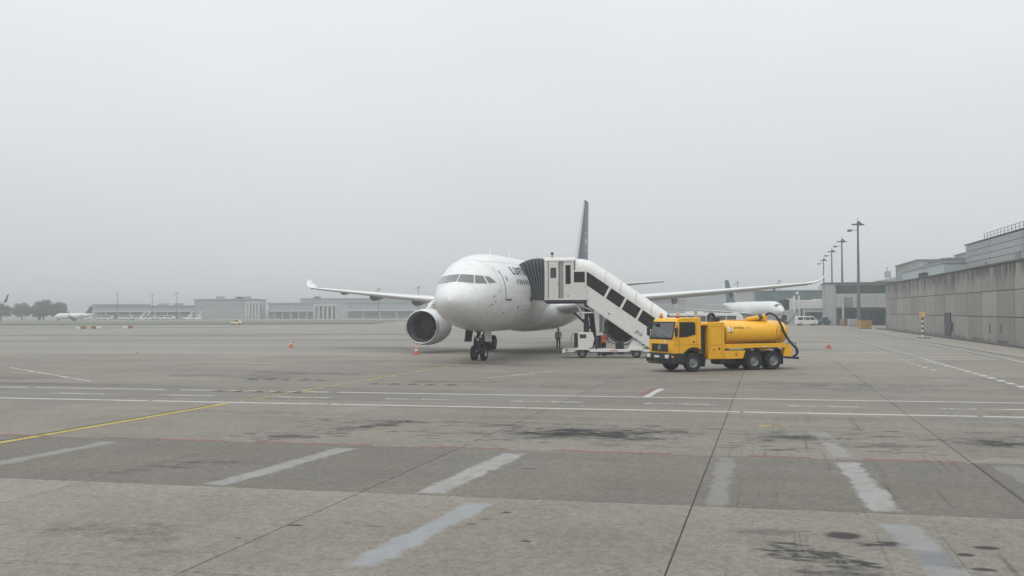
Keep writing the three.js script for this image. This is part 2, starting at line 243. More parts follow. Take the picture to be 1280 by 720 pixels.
// ---------------------------------------------------------------- shared materials
const grimeTex = dataTex(512, 512, grey((x, y) => 0.90 + 0.10 * sstep(0.25, 0.6, tileN(x, y, 8, 5)) - 0.03 * rnd()), { srgb: false });
const roughTex = dataTex(256, 256, grey((x, y) => 0.75 + 0.25 * tileN(x, y, 10, 4)), { srgb: false });
const dirtTex = dataTex(512, 512, (x, y, o) => { const d = 0.55 * sstep(0.46, 0.72, tileN(x, y, 10, 5)) * (0.3 + 0.7 * tileN(x, y, 90, 2)); const k = 1 - 0.03 * rnd(); o[0] = k * (1 - 0.30 * d); o[1] = k * (1 - 0.24 * d); o[2] = k; }, {});
const M = {
  planeWhite: new THREE.MeshPhysicalMaterial({ color: lin(0.79, 0.795, 0.80), roughness: 0.36, roughnessMap: roughTex, clearcoat: 0.35, clearcoatRoughness: 0.2, map: grimeTex, side: THREE.DoubleSide }),
  planeGrey: mat(0.42, 0.43, 0.44, 0.45), wingGrey: mat(0.55, 0.56, 0.57, 0.4, { map: grimeTex }), navy: mat(0.045, 0.062, 0.115, 0.35),
  metal: mat(0.62, 0.62, 0.63, 0.28, { metalness: 0.9 }), darkMetal: mat(0.10, 0.10, 0.105, 0.5, { metalness: 0.6 }), black: mat(0.018, 0.018, 0.02, 0.6), tyre: mat(0.014, 0.014, 0.015, 0.92, { roughnessMap: roughTex }),
  glass: new THREE.MeshPhysicalMaterial({ color: lin(0.02, 0.024, 0.028), roughness: 0.06, clearcoat: 1, clearcoatRoughness: 0.04, side: THREE.DoubleSide }),
  cockpitGlass: new THREE.MeshPhysicalMaterial({ color: lin(0.085, 0.085, 0.082), roughness: 0.06, clearcoat: 1, clearcoatRoughness: 0.05, side: THREE.DoubleSide }),
  tint: mat(0.007, 0.007, 0.0065, 0.25),
  tealGlass: mat(0.11, 0.15, 0.155, 0.12), white: mat(0.77, 0.77, 0.755, 0.45, { map: grimeTex }), cream: mat(0.70, 0.69, 0.66, 0.5, { map: grimeTex }), grey: mat(0.34, 0.35, 0.35, 0.6), dark: mat(0.05, 0.055, 0.06, 0.6),
  yellow: new THREE.MeshPhysicalMaterial({ color: lin(0.93, 0.47, 0.0), roughness: 0.34, roughnessMap: roughTex, clearcoat: 0.2, clearcoatRoughness: 0.25, map: dirtTex, side: THREE.DoubleSide }),
  plastic: mat(0.016, 0.018, 0.021, 0.65), orange: mat(0.75, 0.16, 0.02, 0.5), red: mat(0.55, 0.05, 0.03, 0.5), conePlastic: mat(0.72, 0.13, 0.05, 0.5), rubberGrey: mat(0.032, 0.038, 0.044, 0.8),
  lens: new THREE.MeshPhysicalMaterial({ color: lin(0.75, 0.76, 0.78), roughness: 0.12, clearcoat: 1, side: THREE.DoubleSide }), amber: new THREE.MeshPhysicalMaterial({ color: lin(0.85, 0.28, 0.03), roughness: 0.15, clearcoat: 1, side: THREE.DoubleSide }),
  silver: mat(0.45, 0.46, 0.47, 0.35, { metalness: 0.7 }), ochre: mat(0.48, 0.27, 0.08, 0.6, { map: grimeTex }), pipe: mat(0.22, 0.23, 0.24, 0.5, { metalness: 0.3 }),
};
// printed lettering on a transparent sheet
function printTex(w, h, draw) {
  const c = document.createElement('canvas'); c.width = w; c.height = h; const x = c.getContext('2d'); x.fillStyle = '#000'; x.fillRect(0, 0, w, h); x.fillStyle = '#fff'; x.strokeStyle = '#fff'; draw(x, w, h);
  const t = new THREE.CanvasTexture(c); t.magFilter = THREE.LinearFilter; return t;
}
const printMat = (r, g, b, tex) => new THREE.MeshStandardMaterial({ color: lin(r, g, b), roughness: 0.5, alphaMap: tex, transparent: true, side: THREE.DoubleSide });

// ---------------------------------------------------------------- wheels
function wheelGeos(R, w, rimR) {   // axle along z
  const tyre = lathe([[rimR, -w * 0.42], [R * 0.9, -w * 0.5], [R * 0.975, -w * 0.42], [R, -w * 0.25], [R, w * 0.25], [R * 0.975, w * 0.42], [R * 0.9, w * 0.5], [rimR, w * 0.42]], 36).rotateX(Math.PI / 2);
  const rim = [lathe([[0.001, w * 0.2], [rimR * 0.35, w * 0.22], [rimR * 0.42, w * 0.1], [rimR * 0.8, w * 0.02], [rimR * 0.92, w * 0.3], [rimR * 1.01, w * 0.43], [rimR * 1.01, -w * 0.43], [0.001, -w * 0.3]], 32).rotateX(Math.PI / 2)];
  for (let k = 0; k < 10; k++) { const a = k / 10 * Math.PI * 2; rim.push(new THREE.CylinderGeometry(rimR * 0.05, rimR * 0.05, w * 0.1, 8).rotateX(Math.PI / 2).translate(Math.cos(a) * rimR * 0.36, Math.sin(a) * rimR * 0.36, w * 0.2)); }
  return [tyre, merge(rim)];
}
function addWheel(parent, geos, x, y, z, flip, rimMat, flat = false, name = 'wheel') {
  const w = part(name, geos[0], M.tyre, parent); w.position.set(x, y, z); if (flip) w.rotation.y = Math.PI; if (flat) { const r = part('rim', geos[1], rimMat, parent); r.position.copy(w.position); r.rotation.copy(w.rotation); } else part('rim', geos[1], rimMat, w); return w;
}

// ---------------------------------------------------------------- the airliner at the stairs
// local frame: +x the aircraft's left, y up, -z aft from the nose tip
const FR = 2.68, FC = 4.58;
const FUS = [ // s, top, bottom, half width (about the fuselage centre line)
  [0.0, -0.62, -0.66, 0.02], [0.06, -0.40, -0.88, 0.27], [0.2, -0.20, -1.09, 0.52], [0.5, 0.06, -1.38, 0.86], [0.9, 0.30, -1.63, 1.16], [1.4, 0.53, -1.85, 1.40], [1.9, 0.82, -2.02, 1.59], [2.5, 1.20, -2.17, 1.78], [3.2, 1.62, -2.31, 1.98], [4.0, 2.00, -2.43, 2.17], [5.0, 2.30, -2.54, 2.36], [6.2, 2.51, -2.62, 2.53], [7.6, 2.63, -2.67, 2.66], [9.2, FR, -FR, FR],
  [14, FR, -FR, FR], [20, FR, -FR, FR], [26, FR, -FR, FR], [32, FR, -FR, FR], [36, FR, -2.45, 2.62], [40, 2.66, -1.75, 2.38], [44, 2.6, -0.85, 1.95], [48, 2.45, 0.15, 1.35], [51, 2.2, 0.95, 0.72], [53, 1.95, 1.35, 0.32], [53.6, 1.8, 1.5, 0.12]];
function fusAt(s) {
  let i = 0; while (i < FUS.length - 2 && s > FUS[i + 1][0]) i++;
  const p = FUS[Math.max(0, i - 1)], a = FUS[i], b = FUS[i + 1], n = FUS[Math.min(FUS.length - 1, i + 2)], t = (s - a[0]) / (b[0] - a[0]);
  const h = k => { const d = b[0] - a[0], m0 = i ? (b[k] - p[k]) / (b[0] - p[0]) * d : (b[k] - a[k]) * 1.6, m1 = (n[k] - a[k]) / (n[0] - a[0]) * d, t2 = t * t, t3 = t2 * t; return (2 * t3 - 3 * t2 + 1) * a[k] + (t3 - 2 * t2 + t) * m0 + (-2 * t3 + 3 * t2) * b[k] + (t3 - t2) * m1; };
  return { top: h(1), bot: h(2), w: Math.max(0.01, h(3)) };
}
const fusPoint = (s, ang, off = 0) => { const f = fusAt(s), ry = (f.top - f.bot) / 2, yc = (f.top + f.bot) / 2, c = Math.cos(ang), n = Math.sin(ang); let nx = c / f.w, ny = n / ry; const l = Math.hypot(nx, ny); return V(f.w * c + nx / l * off, FC + yc + ry * n + ny / l * off, -s); };
function fusFromFront(x, y, off) {   // where a line from straight ahead at (x, y) meets the nose
  let lo = 0, hi = 12; const inside = s => { const f = fusAt(s), ry = (f.top - f.bot) / 2, yc = (f.top + f.bot) / 2; return (x / f.w) ** 2 + ((y - yc) / ry) ** 2 < 1; };
  for (let k = 0; k < 40; k++) { const m = (lo + hi) / 2; inside(m) ? hi = m : lo = m; } return V(x, FC + y, -hi + off);
}
const grid = (f, n, m) => { const R = []; for (let i = 0; i <= m; i++) { const r = []; for (let j = 0; j <= n; j++) r.push(f(j / n, i / m)); R.push(r); } return loft(R, { closed: false }); };
const airfoil = (chord, th, s0, a, y, inc = 0) => { const R = []; const P = [[0, 0], [0.02, .32], [0.08, .62], [0.2, .92], [0.38, 1], [0.6, .78], [0.8, .42], [1, .04], [1, -.04], [0.8, -.24], [0.6, -.5], [0.38, -.72], [0.2, -.7], [0.08, -.5], [0.02, -.28]]; for (const [c, t] of P) R.push(V(a, y + t * th / 2 - c * chord * inc, -(s0 + c * chord))); return R; };
const noseWhite = M.planeWhite;
function buildAirliner() {
  const A = thing('airliner', 'large white twin engine airliner parked with covered stairs against its side', 'airplane', [-3.82, 0, -63.47], -13.83 * D2R);
  const rings = []; const S = []; for (let s = 0; s < 10; s += s < 1 ? 0.08 : 0.3) S.push(s); for (let s = 10; s < 53.6; s += 1) S.push(s); S.push(53.6);
  for (const s of S) { const r = []; for (let k = 0; k < 64; k++) r.push(fusPoint(s, k / 64 * Math.PI * 2)); rings.push(r); }
  const fg = loft(rings, { cap0: true, cap1: true }); { const uv = fg.attributes.uv; for (let i = 0; i < uv.count; i++) uv.setXY(i, uv.getX(i) * 4, uv.getY(i) * 12); }
  part('fuselage', fg, noseWhite, A);
  // flight deck windows, corner points seen from ahead (x, y)
  for (const sd of [1, -1]) for (const q of [[[0.045, 0.60], [0.045, 1.07], [0.82, 1.02], [1.0, 0.50]], [[1.09, 0.49], [0.90, 1.0], [1.32, 0.97], [1.62, 0.50]], [[1.70, 0.51], [1.40, 0.96], [1.62, 0.93], [1.98, 0.58]]]) {
    const fr = k => grid((u, v) => { const e = k, U = -e + u * (1 + 2 * e), Vv = -e * 1.4 + v * (1 + 2.8 * e); const b = [q[0][0] + (q[3][0] - q[0][0]) * U, q[0][1] + (q[3][1] - q[0][1]) * U], t = [q[1][0] + (q[2][0] - q[1][0]) * U, q[1][1] + (q[2][1] - q[1][1]) * U]; return fusFromFront(sd * (b[0] + (t[0] - b[0]) * Vv), b[1] + (t[1] - b[1]) * Vv, k ? 0.012 : 0.022); }, 8, 6);
    const w = part('cockpit_window', fr(0), M.cockpitGlass, A); part('window_frame', fr(0.035), M.planeGrey, w);
  }
  // cabin windows and doors
  const sideAng = (s, h) => { const f = fusAt(s), ry = (f.top - f.bot) / 2, yc = (f.top + f.bot) / 2; return Math.asin(Math.max(-1, Math.min(1, (h - FC - yc) / ry))); };
  const sidePt = (s, h, sd, off) => { const p = fusPoint(s, sideAng(s, h), off); p.x *= sd; return p; };
  for (const sd of [1, -1]) {
    for (let k = 0; k < 58; k++) { const s = 7.3 + k * 0.56; if (Math.abs(s - 12) < 0.9 || Math.abs(s - 25) < 0.8 || s > 39.5) continue;
      part('passenger_window', grid((u, v) => { const a = v * Math.PI * 2, r = u; return sidePt(s + Math.cos(a) * 0.13 * r, 5.28 + Math.sin(a) * 0.21 * r, sd, 0.012); }, 2, 14), M.glass, A); }
    for (const [s, w] of [[5.35, 0.98], [12.0, 1.07], [25, 0.9], [40.8, 1.07]]) {
      const d = part('door', grid((u, v) => sidePt(s - w / 2 + w * u, 4.12 + 1.86 * v, sd, 0.03), 8, 12), noseWhite, A);
      part('door_sill', grid((u, v) => sidePt(s - w / 2 + w * u, 4.02 + 0.07 * v, sd, 0.04), 4, 1), M.dark, d);
      for (const [a, b] of [[-w / 2 - 0.03, -w / 2], [w / 2, w / 2 + 0.03]]) part('door_seam', grid((u, v) => sidePt(s + a + (b - a) * u, 4.1 + 1.9 * v, sd, 0.012), 1, 12), M.planeGrey, d);
      part('door_window', grid((u, v) => { const a = v * Math.PI * 2; return sidePt(s + Math.cos(a) * 0.11 * u, 5.42 + Math.sin(a) * 0.16 * u, sd, 0.042); }, 2, 12), M.glass, d);
    }
    for (const [s, h, r] of [[3.2, 4.25, 0.07], [3.9, 4.6, 0.055], [4.3, 5.9, 0.05], [4.7, 5.85, 0.05], [4.4, 6.05, 0.05], [7.6, 3.6, 0.09], [5.2, 3.2, 0.06]]) part('static_port', new THREE.SphereGeometry(r, 10, 8).scale(0.35, 1, 1).translate(...sidePt(s, h, sd, 0.005).toArray()), M.dark, A);
    for (const [s, h] of [[2.9, 3.75], [3.3, 3.9]]) { const p = sidePt(s, h, sd, 0); part('pitot_probe', [rod(p, p.clone().add(V(sd * 0.12, -0.02, 0.02)), 0.02), rod(p.clone().add(V(sd * 0.12, -0.02, -0.02)), p.clone().add(V(sd * 0.12, -0.02, 0.22)), 0.018)], M.darkMetal, A); }
  }
  // name along the roof line
  const nameTex = printTex(2048, 256, (x, w, h) => { x.font = 'bold 236px sans-serif'; x.textAlign = 'left'; x.textBaseline = 'middle'; x.setTransform(w / x.measureText('LUFTHANSA').width * 0.98, 0, 0, 1, 0, 0); x.fillText('LUFTHANSA', 12, h / 2 + 8); });
  part('airline_name', grid((u, v) => sidePt(6.75 + 8.0 * u, 5.66 + 0.78 * v, 1, 0.016), 40, 8), printMat(0.03, 0.042, 0.085, nameTex), A);
  part('airline_name', grid((u, v) => sidePt(14.75 - 8.0 * u, 5.66 + 0.78 * v, -1, 0.016), 40, 8), printMat(0.03, 0.042, 0.085, nameTex), A);
  const seam = mat(0.50, 0.505, 0.51, 0.5);
  for (const s of [1.55, 4.25, 6.6, 9.4, 14.6, 17.2]) part('panel_seam', loft([s, s + 0.022].map(q => { const r = []; for (let k = 0; k < 64; k++) r.push(fusPoint(q, k / 64 * Math.PI * 2, 0.005)); return r; })), seam, A);
  for (const sd of [1, -1]) for (const h of [3.35, 4.55, 6.55]) part('panel_seam', grid((u, v) => sidePt(4.3 + 12.9 * u, h + 0.02 * v, sd, 0.006), 40, 1), seam, A);
  for (const [s0, s1, h0, h1] of [[8.4, 10.6, 2.6, 3.7], [2.6, 3.1, 3.2, 3.6], [7.1, 7.7, 4.5, 4.85]]) part('access_panel', [grid((u, v) => sidePt(s0 + (s1 - s0) * u, h0 + 0.03 * v, 1, 0.008), 10, 1), grid((u, v) => sidePt(s0 + (s1 - s0) * u, h1 + 0.03 * v, 1, 0.008), 10, 1), grid((u, v) => sidePt(s0 + 0.03 * u, h0 + (h1 - h0) * v, 1, 0.008), 1, 10), grid((u, v) => sidePt(s1 + 0.03 * u, h0 + (h1 - h0 + 0.03) * v, 1, 0.008), 1, 10)], seam, A);
  part('belly_fairing', loft([[16.5, .3], [18, .8], [20, 1], [27, 1], [29.5, .8], [31.5, .3]].map(([s, k]) => { const r = []; for (let j = 0; j < 40; j++) { const a = j / 40 * Math.PI * 2; r.push(V(Math.cos(a) * (2.0 + 0.98 * k), FC - 1.25 + Math.sin(a) * (0.9 + 0.75 * k), -s)); } return r; }), { cap0: true, cap1: true }), noseWhite, A);
  for (const [s, h] of [[9.5, 0.45], [15, 0.5]]) part('antenna', prism([[0, 0], [0.5, 0], [0.42, h], [0.25, h]], 0.05).rotateY(Math.PI / 2).translate(0, FC + FR - 0.03, -s), noseWhite, A);
  // wings
  for (const sd of [1, -1]) {
    const side = sd > 0 ? 'left' : 'right';
    const sec = [[18.4, 2.2, 3.55, 9.6, 1.35], [20.0, 4.6, 3.88, 8.0, 1.1], [21.6, 8.0, 4.28, 6.3, 0.78], [25.0, 15.0, 4.86, 4.5, 0.5], [28.6, 22.1, 5.5, 2.75, 0.28]];
    part('wing', loft(sec.map(([s, a, y, c, t]) => airfoil(c, t, s, a * sd, y, 0.035)), { cap0: true, cap1: true }), M.wingGrey, A);
    part('leading_edge_slat', loft(sec.map(([s, a, y, c, t]) => [[0.10, .70], [0.02, .36], [-0.004, 0], [0.02, -.32], [0.06, -.47]].map(([q, k]) => V(a * sd, y + k * t / 2 - q * c * 0.035, -(s + q * c)))), { closed: false }), M.planeWhite, A);
    part('winglet', loft([[28.6, 22.1, 5.5, 2.75, 0.28], [29.1, 22.75, 5.62, 2.3, 0.22], [29.6, 23.2, 5.82, 1.9, 0.16], [30.2, 23.5, 6.12, 1.3, 0.10], [30.75, 23.65, 6.4, 0.7, 0.05]].map(([s, a, y, c, t], i) => airfoil(c, t, s, 0, 0, 0).map(p => { const tilt = [0, .35, .8, 1.15, 1.25][i]; return V(sd * (a - p.y * Math.sin(tilt)), y + p.y * Math.cos(tilt), p.z); })), { cap1: true }), M.planeWhite, A);
    part('wingtip_light', new THREE.SphereGeometry(0.1, 12, 8).scale(1, .6, 1.6).translate(sd * 22.3, 5.48, -28.75), M.darkMetal, A);
    for (const [s, a, y, L, r] of [[24.2, 5.9, 3.5, 4.8, 0.36], [25.3, 11.3, 4.18, 4.4, 0.34], [27.0, 15.9, 4.62, 3.8, 0.30], [28.6, 19.4, 5.05, 2.4, 0.16]]) part('flap_fairing', lathe([[0.001, 0], [r * .6, L * .06], [r, L * .22], [r * .95, L * .45], [r * .5, L * .8], [0.001, L]], 20).rotateX(-Math.PI / 2).scale(0.62, 1.15, 1).translate(sd * a, y, -s), M.planeGrey, A);
    // engine, 8 m out
    const E = new THREE.Group(); E.name = 'engine'; E.position.set(sd * 7.95, 2.07, -18.0); A.add(E);
    const nac = lathe([[1.16, 0.55], [1.19, 0.25], [1.24, 0.06], [1.30, 0.0], [1.37, 0.06], [1.41, 0.22]], 56).rotateX(-Math.PI / 2);
    part('inlet_lip', nac, M.metal, E);
    part('nacelle', lathe([[1.41, 0.22], [1.455, 0.7], [1.475, 1.3], [1.47, 2.1], [1.42, 2.9], [1.33, 3.6], [1.20, 4.3], [1.17, 4.3], [1.15, 3.6]], 56).rotateX(-Math.PI / 2), M.white, E);
    part('nacelle_seam', lathe([[1.478, 1.36], [1.478, 1.40]], 56).rotateX(-Math.PI / 2), M.planeGrey, E);
    part('inlet_duct', lathe([[1.16, 0.55], [1.14, 1.0], [1.17, 1.75], [1.12, 2.6], [1.0, 3.6], [0.9, 4.2], [0.001, 4.25]], 48).rotateX(-Math.PI / 2), mat(0.2, 0.205, 0.21, 0.6), E);
    const bl = []; for (let k = 0; k < 26; k++) { const b = box(0.19, 0.86, 0.02, 0, 0.70, 0, 0, 0.75, 0); bl.push(b.rotateZ(k / 26 * Math.PI * 2).translate(0, 0, -1.42)); }
    part('fan', bl, mat(0.17, 0.17, 0.18, 0.45, { metalness: 0.6 }), E);
    part('fan_hub', rod(V(0, 0, -1.35), V(0, 0, -4.0), 0.3, 0.5, 20), mat(0.2, 0.2, 0.21, .5), E);
    part('spinner', lathe([[0.001, 1.0], [0.12, 1.08], [0.22, 1.2], [0.29, 1.4]], 24).rotateX(-Math.PI / 2), M.dark, E);
    part('spinner_mark', new THREE.TorusGeometry(0.10, 0.022, 6, 18, 3.2).translate(0.02, 0, -1.1), M.white, E);
    part('exhaust', lathe([[0.98, 3.7], [0.86, 4.8], [0.66, 5.5], [0.60, 5.5], [0.001, 4.6]], 40).rotateX(-Math.PI / 2), M.silver, E);
    part('pylon', loft([[1.6, 1.32, 1.5, .10], [2.6, 1.42, 1.95, .22], [4.2, 1.2, 2.25, .26], [6.4, 0.8, 2.15, .22], [8.4, 1.5, 2.0, .08]].map(([s, y0, y1, w]) => [V(-w, y0, -s), V(w, y0, -s), V(w, y1, -s), V(0, y1 + 0.08, -s), V(-w, y1, -s)]), { cap0: true, cap1: true }), M.white, E);
    part('strake', prism([[0, 0], [1.1, 0], [0.9, 0.34], [0.5, 0.36]], 0.04).rotateY(Math.PI / 2).rotateZ(sd * 0.9).translate(sd * -1.13, 0.93, -1.2), M.planeGrey, E);
    // tailplane
    part('tailplane', loft([[43.6, 1.0, 5.75, 5.4, 0.5], [49.2, 8.15, 6.38, 2.0, 0.18]].map(([s, a, y, c, t]) => airfoil(c, t, s, a * sd, y, 0.02)), { cap0: true, cap1: true }), M.wingGrey, A);
    // main gear
    const g = new THREE.Group(); g.name = 'main_gear'; g.position.set(sd * 4.75, 0, -25.6); A.add(g);
    part('strut', [rod(V(0, 0.75, 0), V(-sd * 0.35, 3.6, 0), 0.2, 0.24, 20), rod(V(0, 0.62, 0.85), V(0, 0.62, -0.85), 0.15), rod(V(0, 0.75, 0), V(0, 0.62, 0), 0.26)], M.darkMetal, g);
    part('side_brace', [rod(V(-sd * 0.05, 1.6, 0), V(-sd * 1.9, 3.3, 0), 0.09), rod(V(-sd * 1.0, 2.45, 0), V(-sd * 0.3, 3.1, 0), 0.06)], M.darkMetal, g);
    part('gear_door', prism([[-1.1, 1.5], [1.1, 1.5], [1.2, 3.3], [-1.2, 3.3]], 0.06).rotateY(Math.PI / 2).translate(sd * 0.62, 0, 0), M.planeGrey, g);
    const wg = wheelGeos(0.62, 0.46, 0.30).map(q => q.clone().rotateY(Math.PI / 2));
    for (const [x, z] of [[-.47, .72], [.47, .72], [-.47, -.72], [.47, -.72]]) addWheel(g, wg, x, 0.62, z, x < 0, M.silver, true);
    part('wheel_chock', prism([[-0.18, 0], [0.18, 0], [0, 0.22]], 1.2).rotateY(Math.PI / 2).translate(0, 0.005, 1.5), M.black, g);
  }
  // fin
  part('fin', loft([[40.6, 6.6, 9.4, 0.9], [42.6, 8.3, 7.6, 0.75], [45.2, 11.3, 5.4, 0.55], [48.1, 14.9, 2.9, 0.32], [48.5, 15.12, 2.4, 0.14]].map(([s, y, c, t]) => airfoil(c, t, s, 0, 0, 0).map(p => V(p.y, y, p.z))), { cap0: true, cap1: true }), M.navy, A);
  part('fin_leading_edge', loft([[40.6, 6.6, 9.4, 0.9], [42.6, 8.3, 7.6, 0.75], [45.2, 11.3, 5.4, 0.55], [48.1, 14.9, 2.9, 0.32]].map(([s, y, c, t]) => [[0.055, .5], [0.015, .28], [-0.006, 0], [0.015, -.28], [0.055, -.5]].map(([q, k]) => V(k * t * 0.54, y, -(s + q * c)))), { closed: false }), M.wingGrey, A);
  for (const sd of [1, -1]) { // round emblem on the fin: ring and bird
    const et = printTex(256, 256, (x, w) => { x.lineWidth = 14; x.beginPath(); x.arc(128, 128, 112, 0, 7); x.stroke(); x.beginPath(); x.moveTo(40, 150); x.quadraticCurveTo(110, 130, 128, 60); x.quadraticCurveTo(150, 130, 222, 92); x.quadraticCurveTo(180, 160, 120, 168); x.lineTo(70, 215); x.lineTo(88, 165); x.fill(); });
    part('fin_emblem', grid((u, v) => V(sd * (0.30 - 0.02 * v), 9.5 + 2.2 * v, -(46.2 + 2.2 * (sd > 0 ? u : 1 - u) + v * 0.3)), 4, 4), printMat(0.62, 0.64, 0.66, et), A);
  }
  part('tail_skid', rod(V(0, 5.2, -45), V(0, 4.9, -46), 0.05), M.darkMetal, A);
  // nose gear
  const n = new THREE.Group(); n.name = 'nose_gear'; n.position.set(0, 0, -6.67); A.add(n);
  part('strut', [rod(V(0, 0.45, 0), V(0, 1.35, 0.03), 0.085), rod(V(0, 1.2, 0.03), V(0, 2.5, 0.1), 0.14), rod(V(-0.34, 0.48, 0), V(0.34, 0.48, 0), 0.07), rod(V(0, 0.95, -0.22), V(0, 1.4, -0.05), 0.05), rod(V(0, 0.55, -0.05), V(0, 0.95, -0.22), 0.05), box(0.42, 0.24, 0.3, 0, 1.42, 0.05)], M.darkMetal, n);
  part('drag_brace', [rod(V(-0.16, 1.5, 0), V(-0.3, 2.4, -1.1), 0.05), rod(V(0.16, 1.5, 0), V(0.3, 2.4, -1.1), 0.05)], M.darkMetal, n);
  const nw = wheelGeos(0.50, 0.34, 0.25).map(q => q.clone().rotateY(Math.PI / 2));
  for (const x of [-0.33, 0.33]) addWheel(n, nw, x, 0.50, 0, x < 0, M.silver, true);
  for (const sd of [-1, 1]) part('gear_door', prism([[-0.85, 1.28], [0.75, 1.22], [0.85, 2.25], [-0.85, 2.2]], 0.05).rotateY(Math.PI / 2).rotateZ(sd * 0.12).translate(sd * 0.72 + sd * 0.15, 0.02, 0.15), sd < 0 ? M.dark : M.planeGrey, n);
  for (const [x, y] of [[-0.2, 1.62], [0.2, 1.62], [0, 1.42]]) part('taxi_light', new THREE.CylinderGeometry(0.085, 0.06, 0.09, 16).rotateX(Math.PI / 2).translate(x, y, 0.28), M.lens, n);
  return A;
}
buildAirliner();

// ---------------------------------------------------------------- covered passenger stairs
{
  const St = thing('passenger_stairs_truck', 'white truck carrying covered passenger stairs docked at the airliner', 'stairs truck', [6.9, 0, -73.9], -5 * D2R);
  const X0 = -1.57, mS = 0.70, Lo = x => 3.74 - mS * (x - X0), WB = x => Lo(x) + 1.31, WT = x => Lo(x) + 2.4, ang = Math.atan(mS);
  const chz = 1.12;
  // chassis
  const ch = part('chassis', [prism([[-3.15, .42], [-2.62, .36], [-2.5, .64], [-2.3, .72], [-1.5, .72], [-1.32, .60], [1.3, .60], [1.45, .70], [2.25, .70], [2.4, .60], [3.2, .60], [3.2, .42], [2.4, .42], [2.25, .52], [1.45, .52], [1.3, .42], [-1.32, .42], [-1.5, .56], [-2.3, .56], [-2.45, .42]], 2.3, -1.15, 0.02), box(6.2, 0.03, 2.2, 0, 0.60, 0)], M.white, St);
  part('bumper', rbox(0.22, 0.26, 2.3, -3.2, 0.45, 0, 0.05), M.white, ch); part('warning_mark', box(0.5, 0.05, 0.01, 0.3, 0.52, 1.156), M.red, ch); part('hazard_corner', rbox(0.2, 0.18, 0.4, -3.0, 0.68, 0.9, 0.03), M.ochre, ch);
  part('fuel_tank', [rbox(0.9, 0.2, 0.5, -0.2, 0.31, 0.6, 0.05), box(0.16, 0.3, 0.2, -0.75, 0.28, 0.5), box(0.4, 0.18, 0.3, 0.8, 0.33, 0.7)], M.dark, ch);
  const wg = wheelGeos(0.32, 0.24, 0.17); for (const x of [-1.9, 1.87]) for (const z of [1.0, -1.0]) addWheel(St, wg, x, 0.32, z, z < 0, M.pipe);
  // driver cab, engine cover and controls
  const cab = part('cab', prism([[-2.2, .72], [-1.2, .72], [-1.05, 1.35], [-1.18, 1.78], [-2.1, 1.80], [-2.2, 1.7]], 1.1, 0.0, 0.03), M.white, St);
  part('cab_window', rbox(0.46, 0.28, 0.012, -1.85, 1.52, 1.10, 0.005), M.glass, cab); part('cab_door_opening', box(0.26, 1.0, 0.9, -2.34, 1.23, 0.6), M.black, cab); part('cab_grab_rail', tube([V(-2.50, .72, 1.08), V(-2.66, 1.0, 1.08), V(-2.66, 1.5, 1.08), V(-2.52, 1.74, 1.08), V(-2.3, 1.76, 1.08)], 0.035), M.silver, cab);
  part('seat', [rbox(0.26, 0.85, 0.6, -0.90, 1.05, 0.45, 0.08)], M.dark, St); part('battery_box', rbox(0.6, 0.42, 0.6, 0.72, 0.83, 0.55, 0.03), M.rubberGrey, St); part('cable_reel', new THREE.TorusGeometry(0.16, 0.05, 8, 20).translate(0.62, 0.86, 0.88), M.black, St);
  part('lift_column', [rod(V(-1.62, 0.7, -0.35), V(-1.62, 2.6, -0.35), 0.2, 0.2, 16), rod(V(-1.62, 2.5, -0.35), V(-1.62, 4.0, -0.35), 0.14, 0.14, 16)], M.dark, St);
  part('stair_pivot', [rod(V(1.75, .9, -1.0), V(1.75, .9, 1.0), .06), prism([[1.2, .6], [2.4, .6], [2.0, 1.25], [1.65, 1.3]], 0.16, 0.85), prism([[1.2, .6], [2.4, .6], [2.0, 1.25], [1.65, 1.3]], 0.16, -1.0), rod(V(1.5, .62, .6), V(1.9, 1.5, .6), 0.07)], M.white, St);
  // platform and cabin
  const cx0 = -4.54, cz = 1.28;
  const cabn = part('platform', [box(3.05, 0.16, 2.56, -3.06, 4.02, 0), box(2.9, 0.12, 2.3, -3.0, 3.88, 0)], M.dark, St);
  part('platform_edge', box(2.98, 0.1, 0.03, -3.05, 4.13, 1.275), M.white, cabn);
  const C = part('cabin', [
    box(0.26, 2.72, 0.08, cx0 + 0.13, 5.46, 1.2), box(0.26, 2.72, 0.08, cx0 + 0.13, 5.46, -1.2),
    box(2.2, 0.06, 2.4, -3.44, 6.79, 0), box(0.05, 0.76, 2.4, -2.37, 6.45, 0), box(1.62, 0.92, 0.06, -2.38, 4.56, 1.2), box(0.14, 1.8, 0.06, -3.12, 5.92, 1.2), box(0.22, 1.8, 0.06, -2.57, 5.92, 1.2), box(0.12, 1.1, 0.06, -1.63, 5.57, 1.2), box(0.8, 0.28, 0.06, -2.06, 5.16, 1.2), box(0.8, 0.1, 0.06, -2.06, 6.09, 1.2), box(0.42, 0.3, 0.06, -2.9, 6.67, 1.2), box(0.42, 0.18, 0.06, -2.9, 5.1, 1.2),
    box(2.2, 2.7, 0.05, -3.44, 5.46, -1.2), box(0.82, 2.05, 0.05, -1.95, 5.12, -1.2)], M.cream, St);
  part('cabin_roof', prism([[-1.28, 6.82], [1.28, 6.82], [1.24, 6.92], [0.9, 7.08], [-0.9, 7.08], [-1.24, 6.92]], 2.2).rotateY(Math.PI / 2).translate(-3.45, 0, 0), M.cream, St);
  const dr = part('cabin_door', rbox(0.70, 2.66, 0.05, -3.88, 5.44, 1.26, 0.015), M.cream, St); part('door_window', rbox(0.42, 0.72, 0.012, -3.90, 5.98, 1.288, 0.004), M.glass, dr); part('door_handle', rbox(0.03, 0.16, 0.04, -3.58, 5.2, 1.30, 0.01), M.dark, dr);
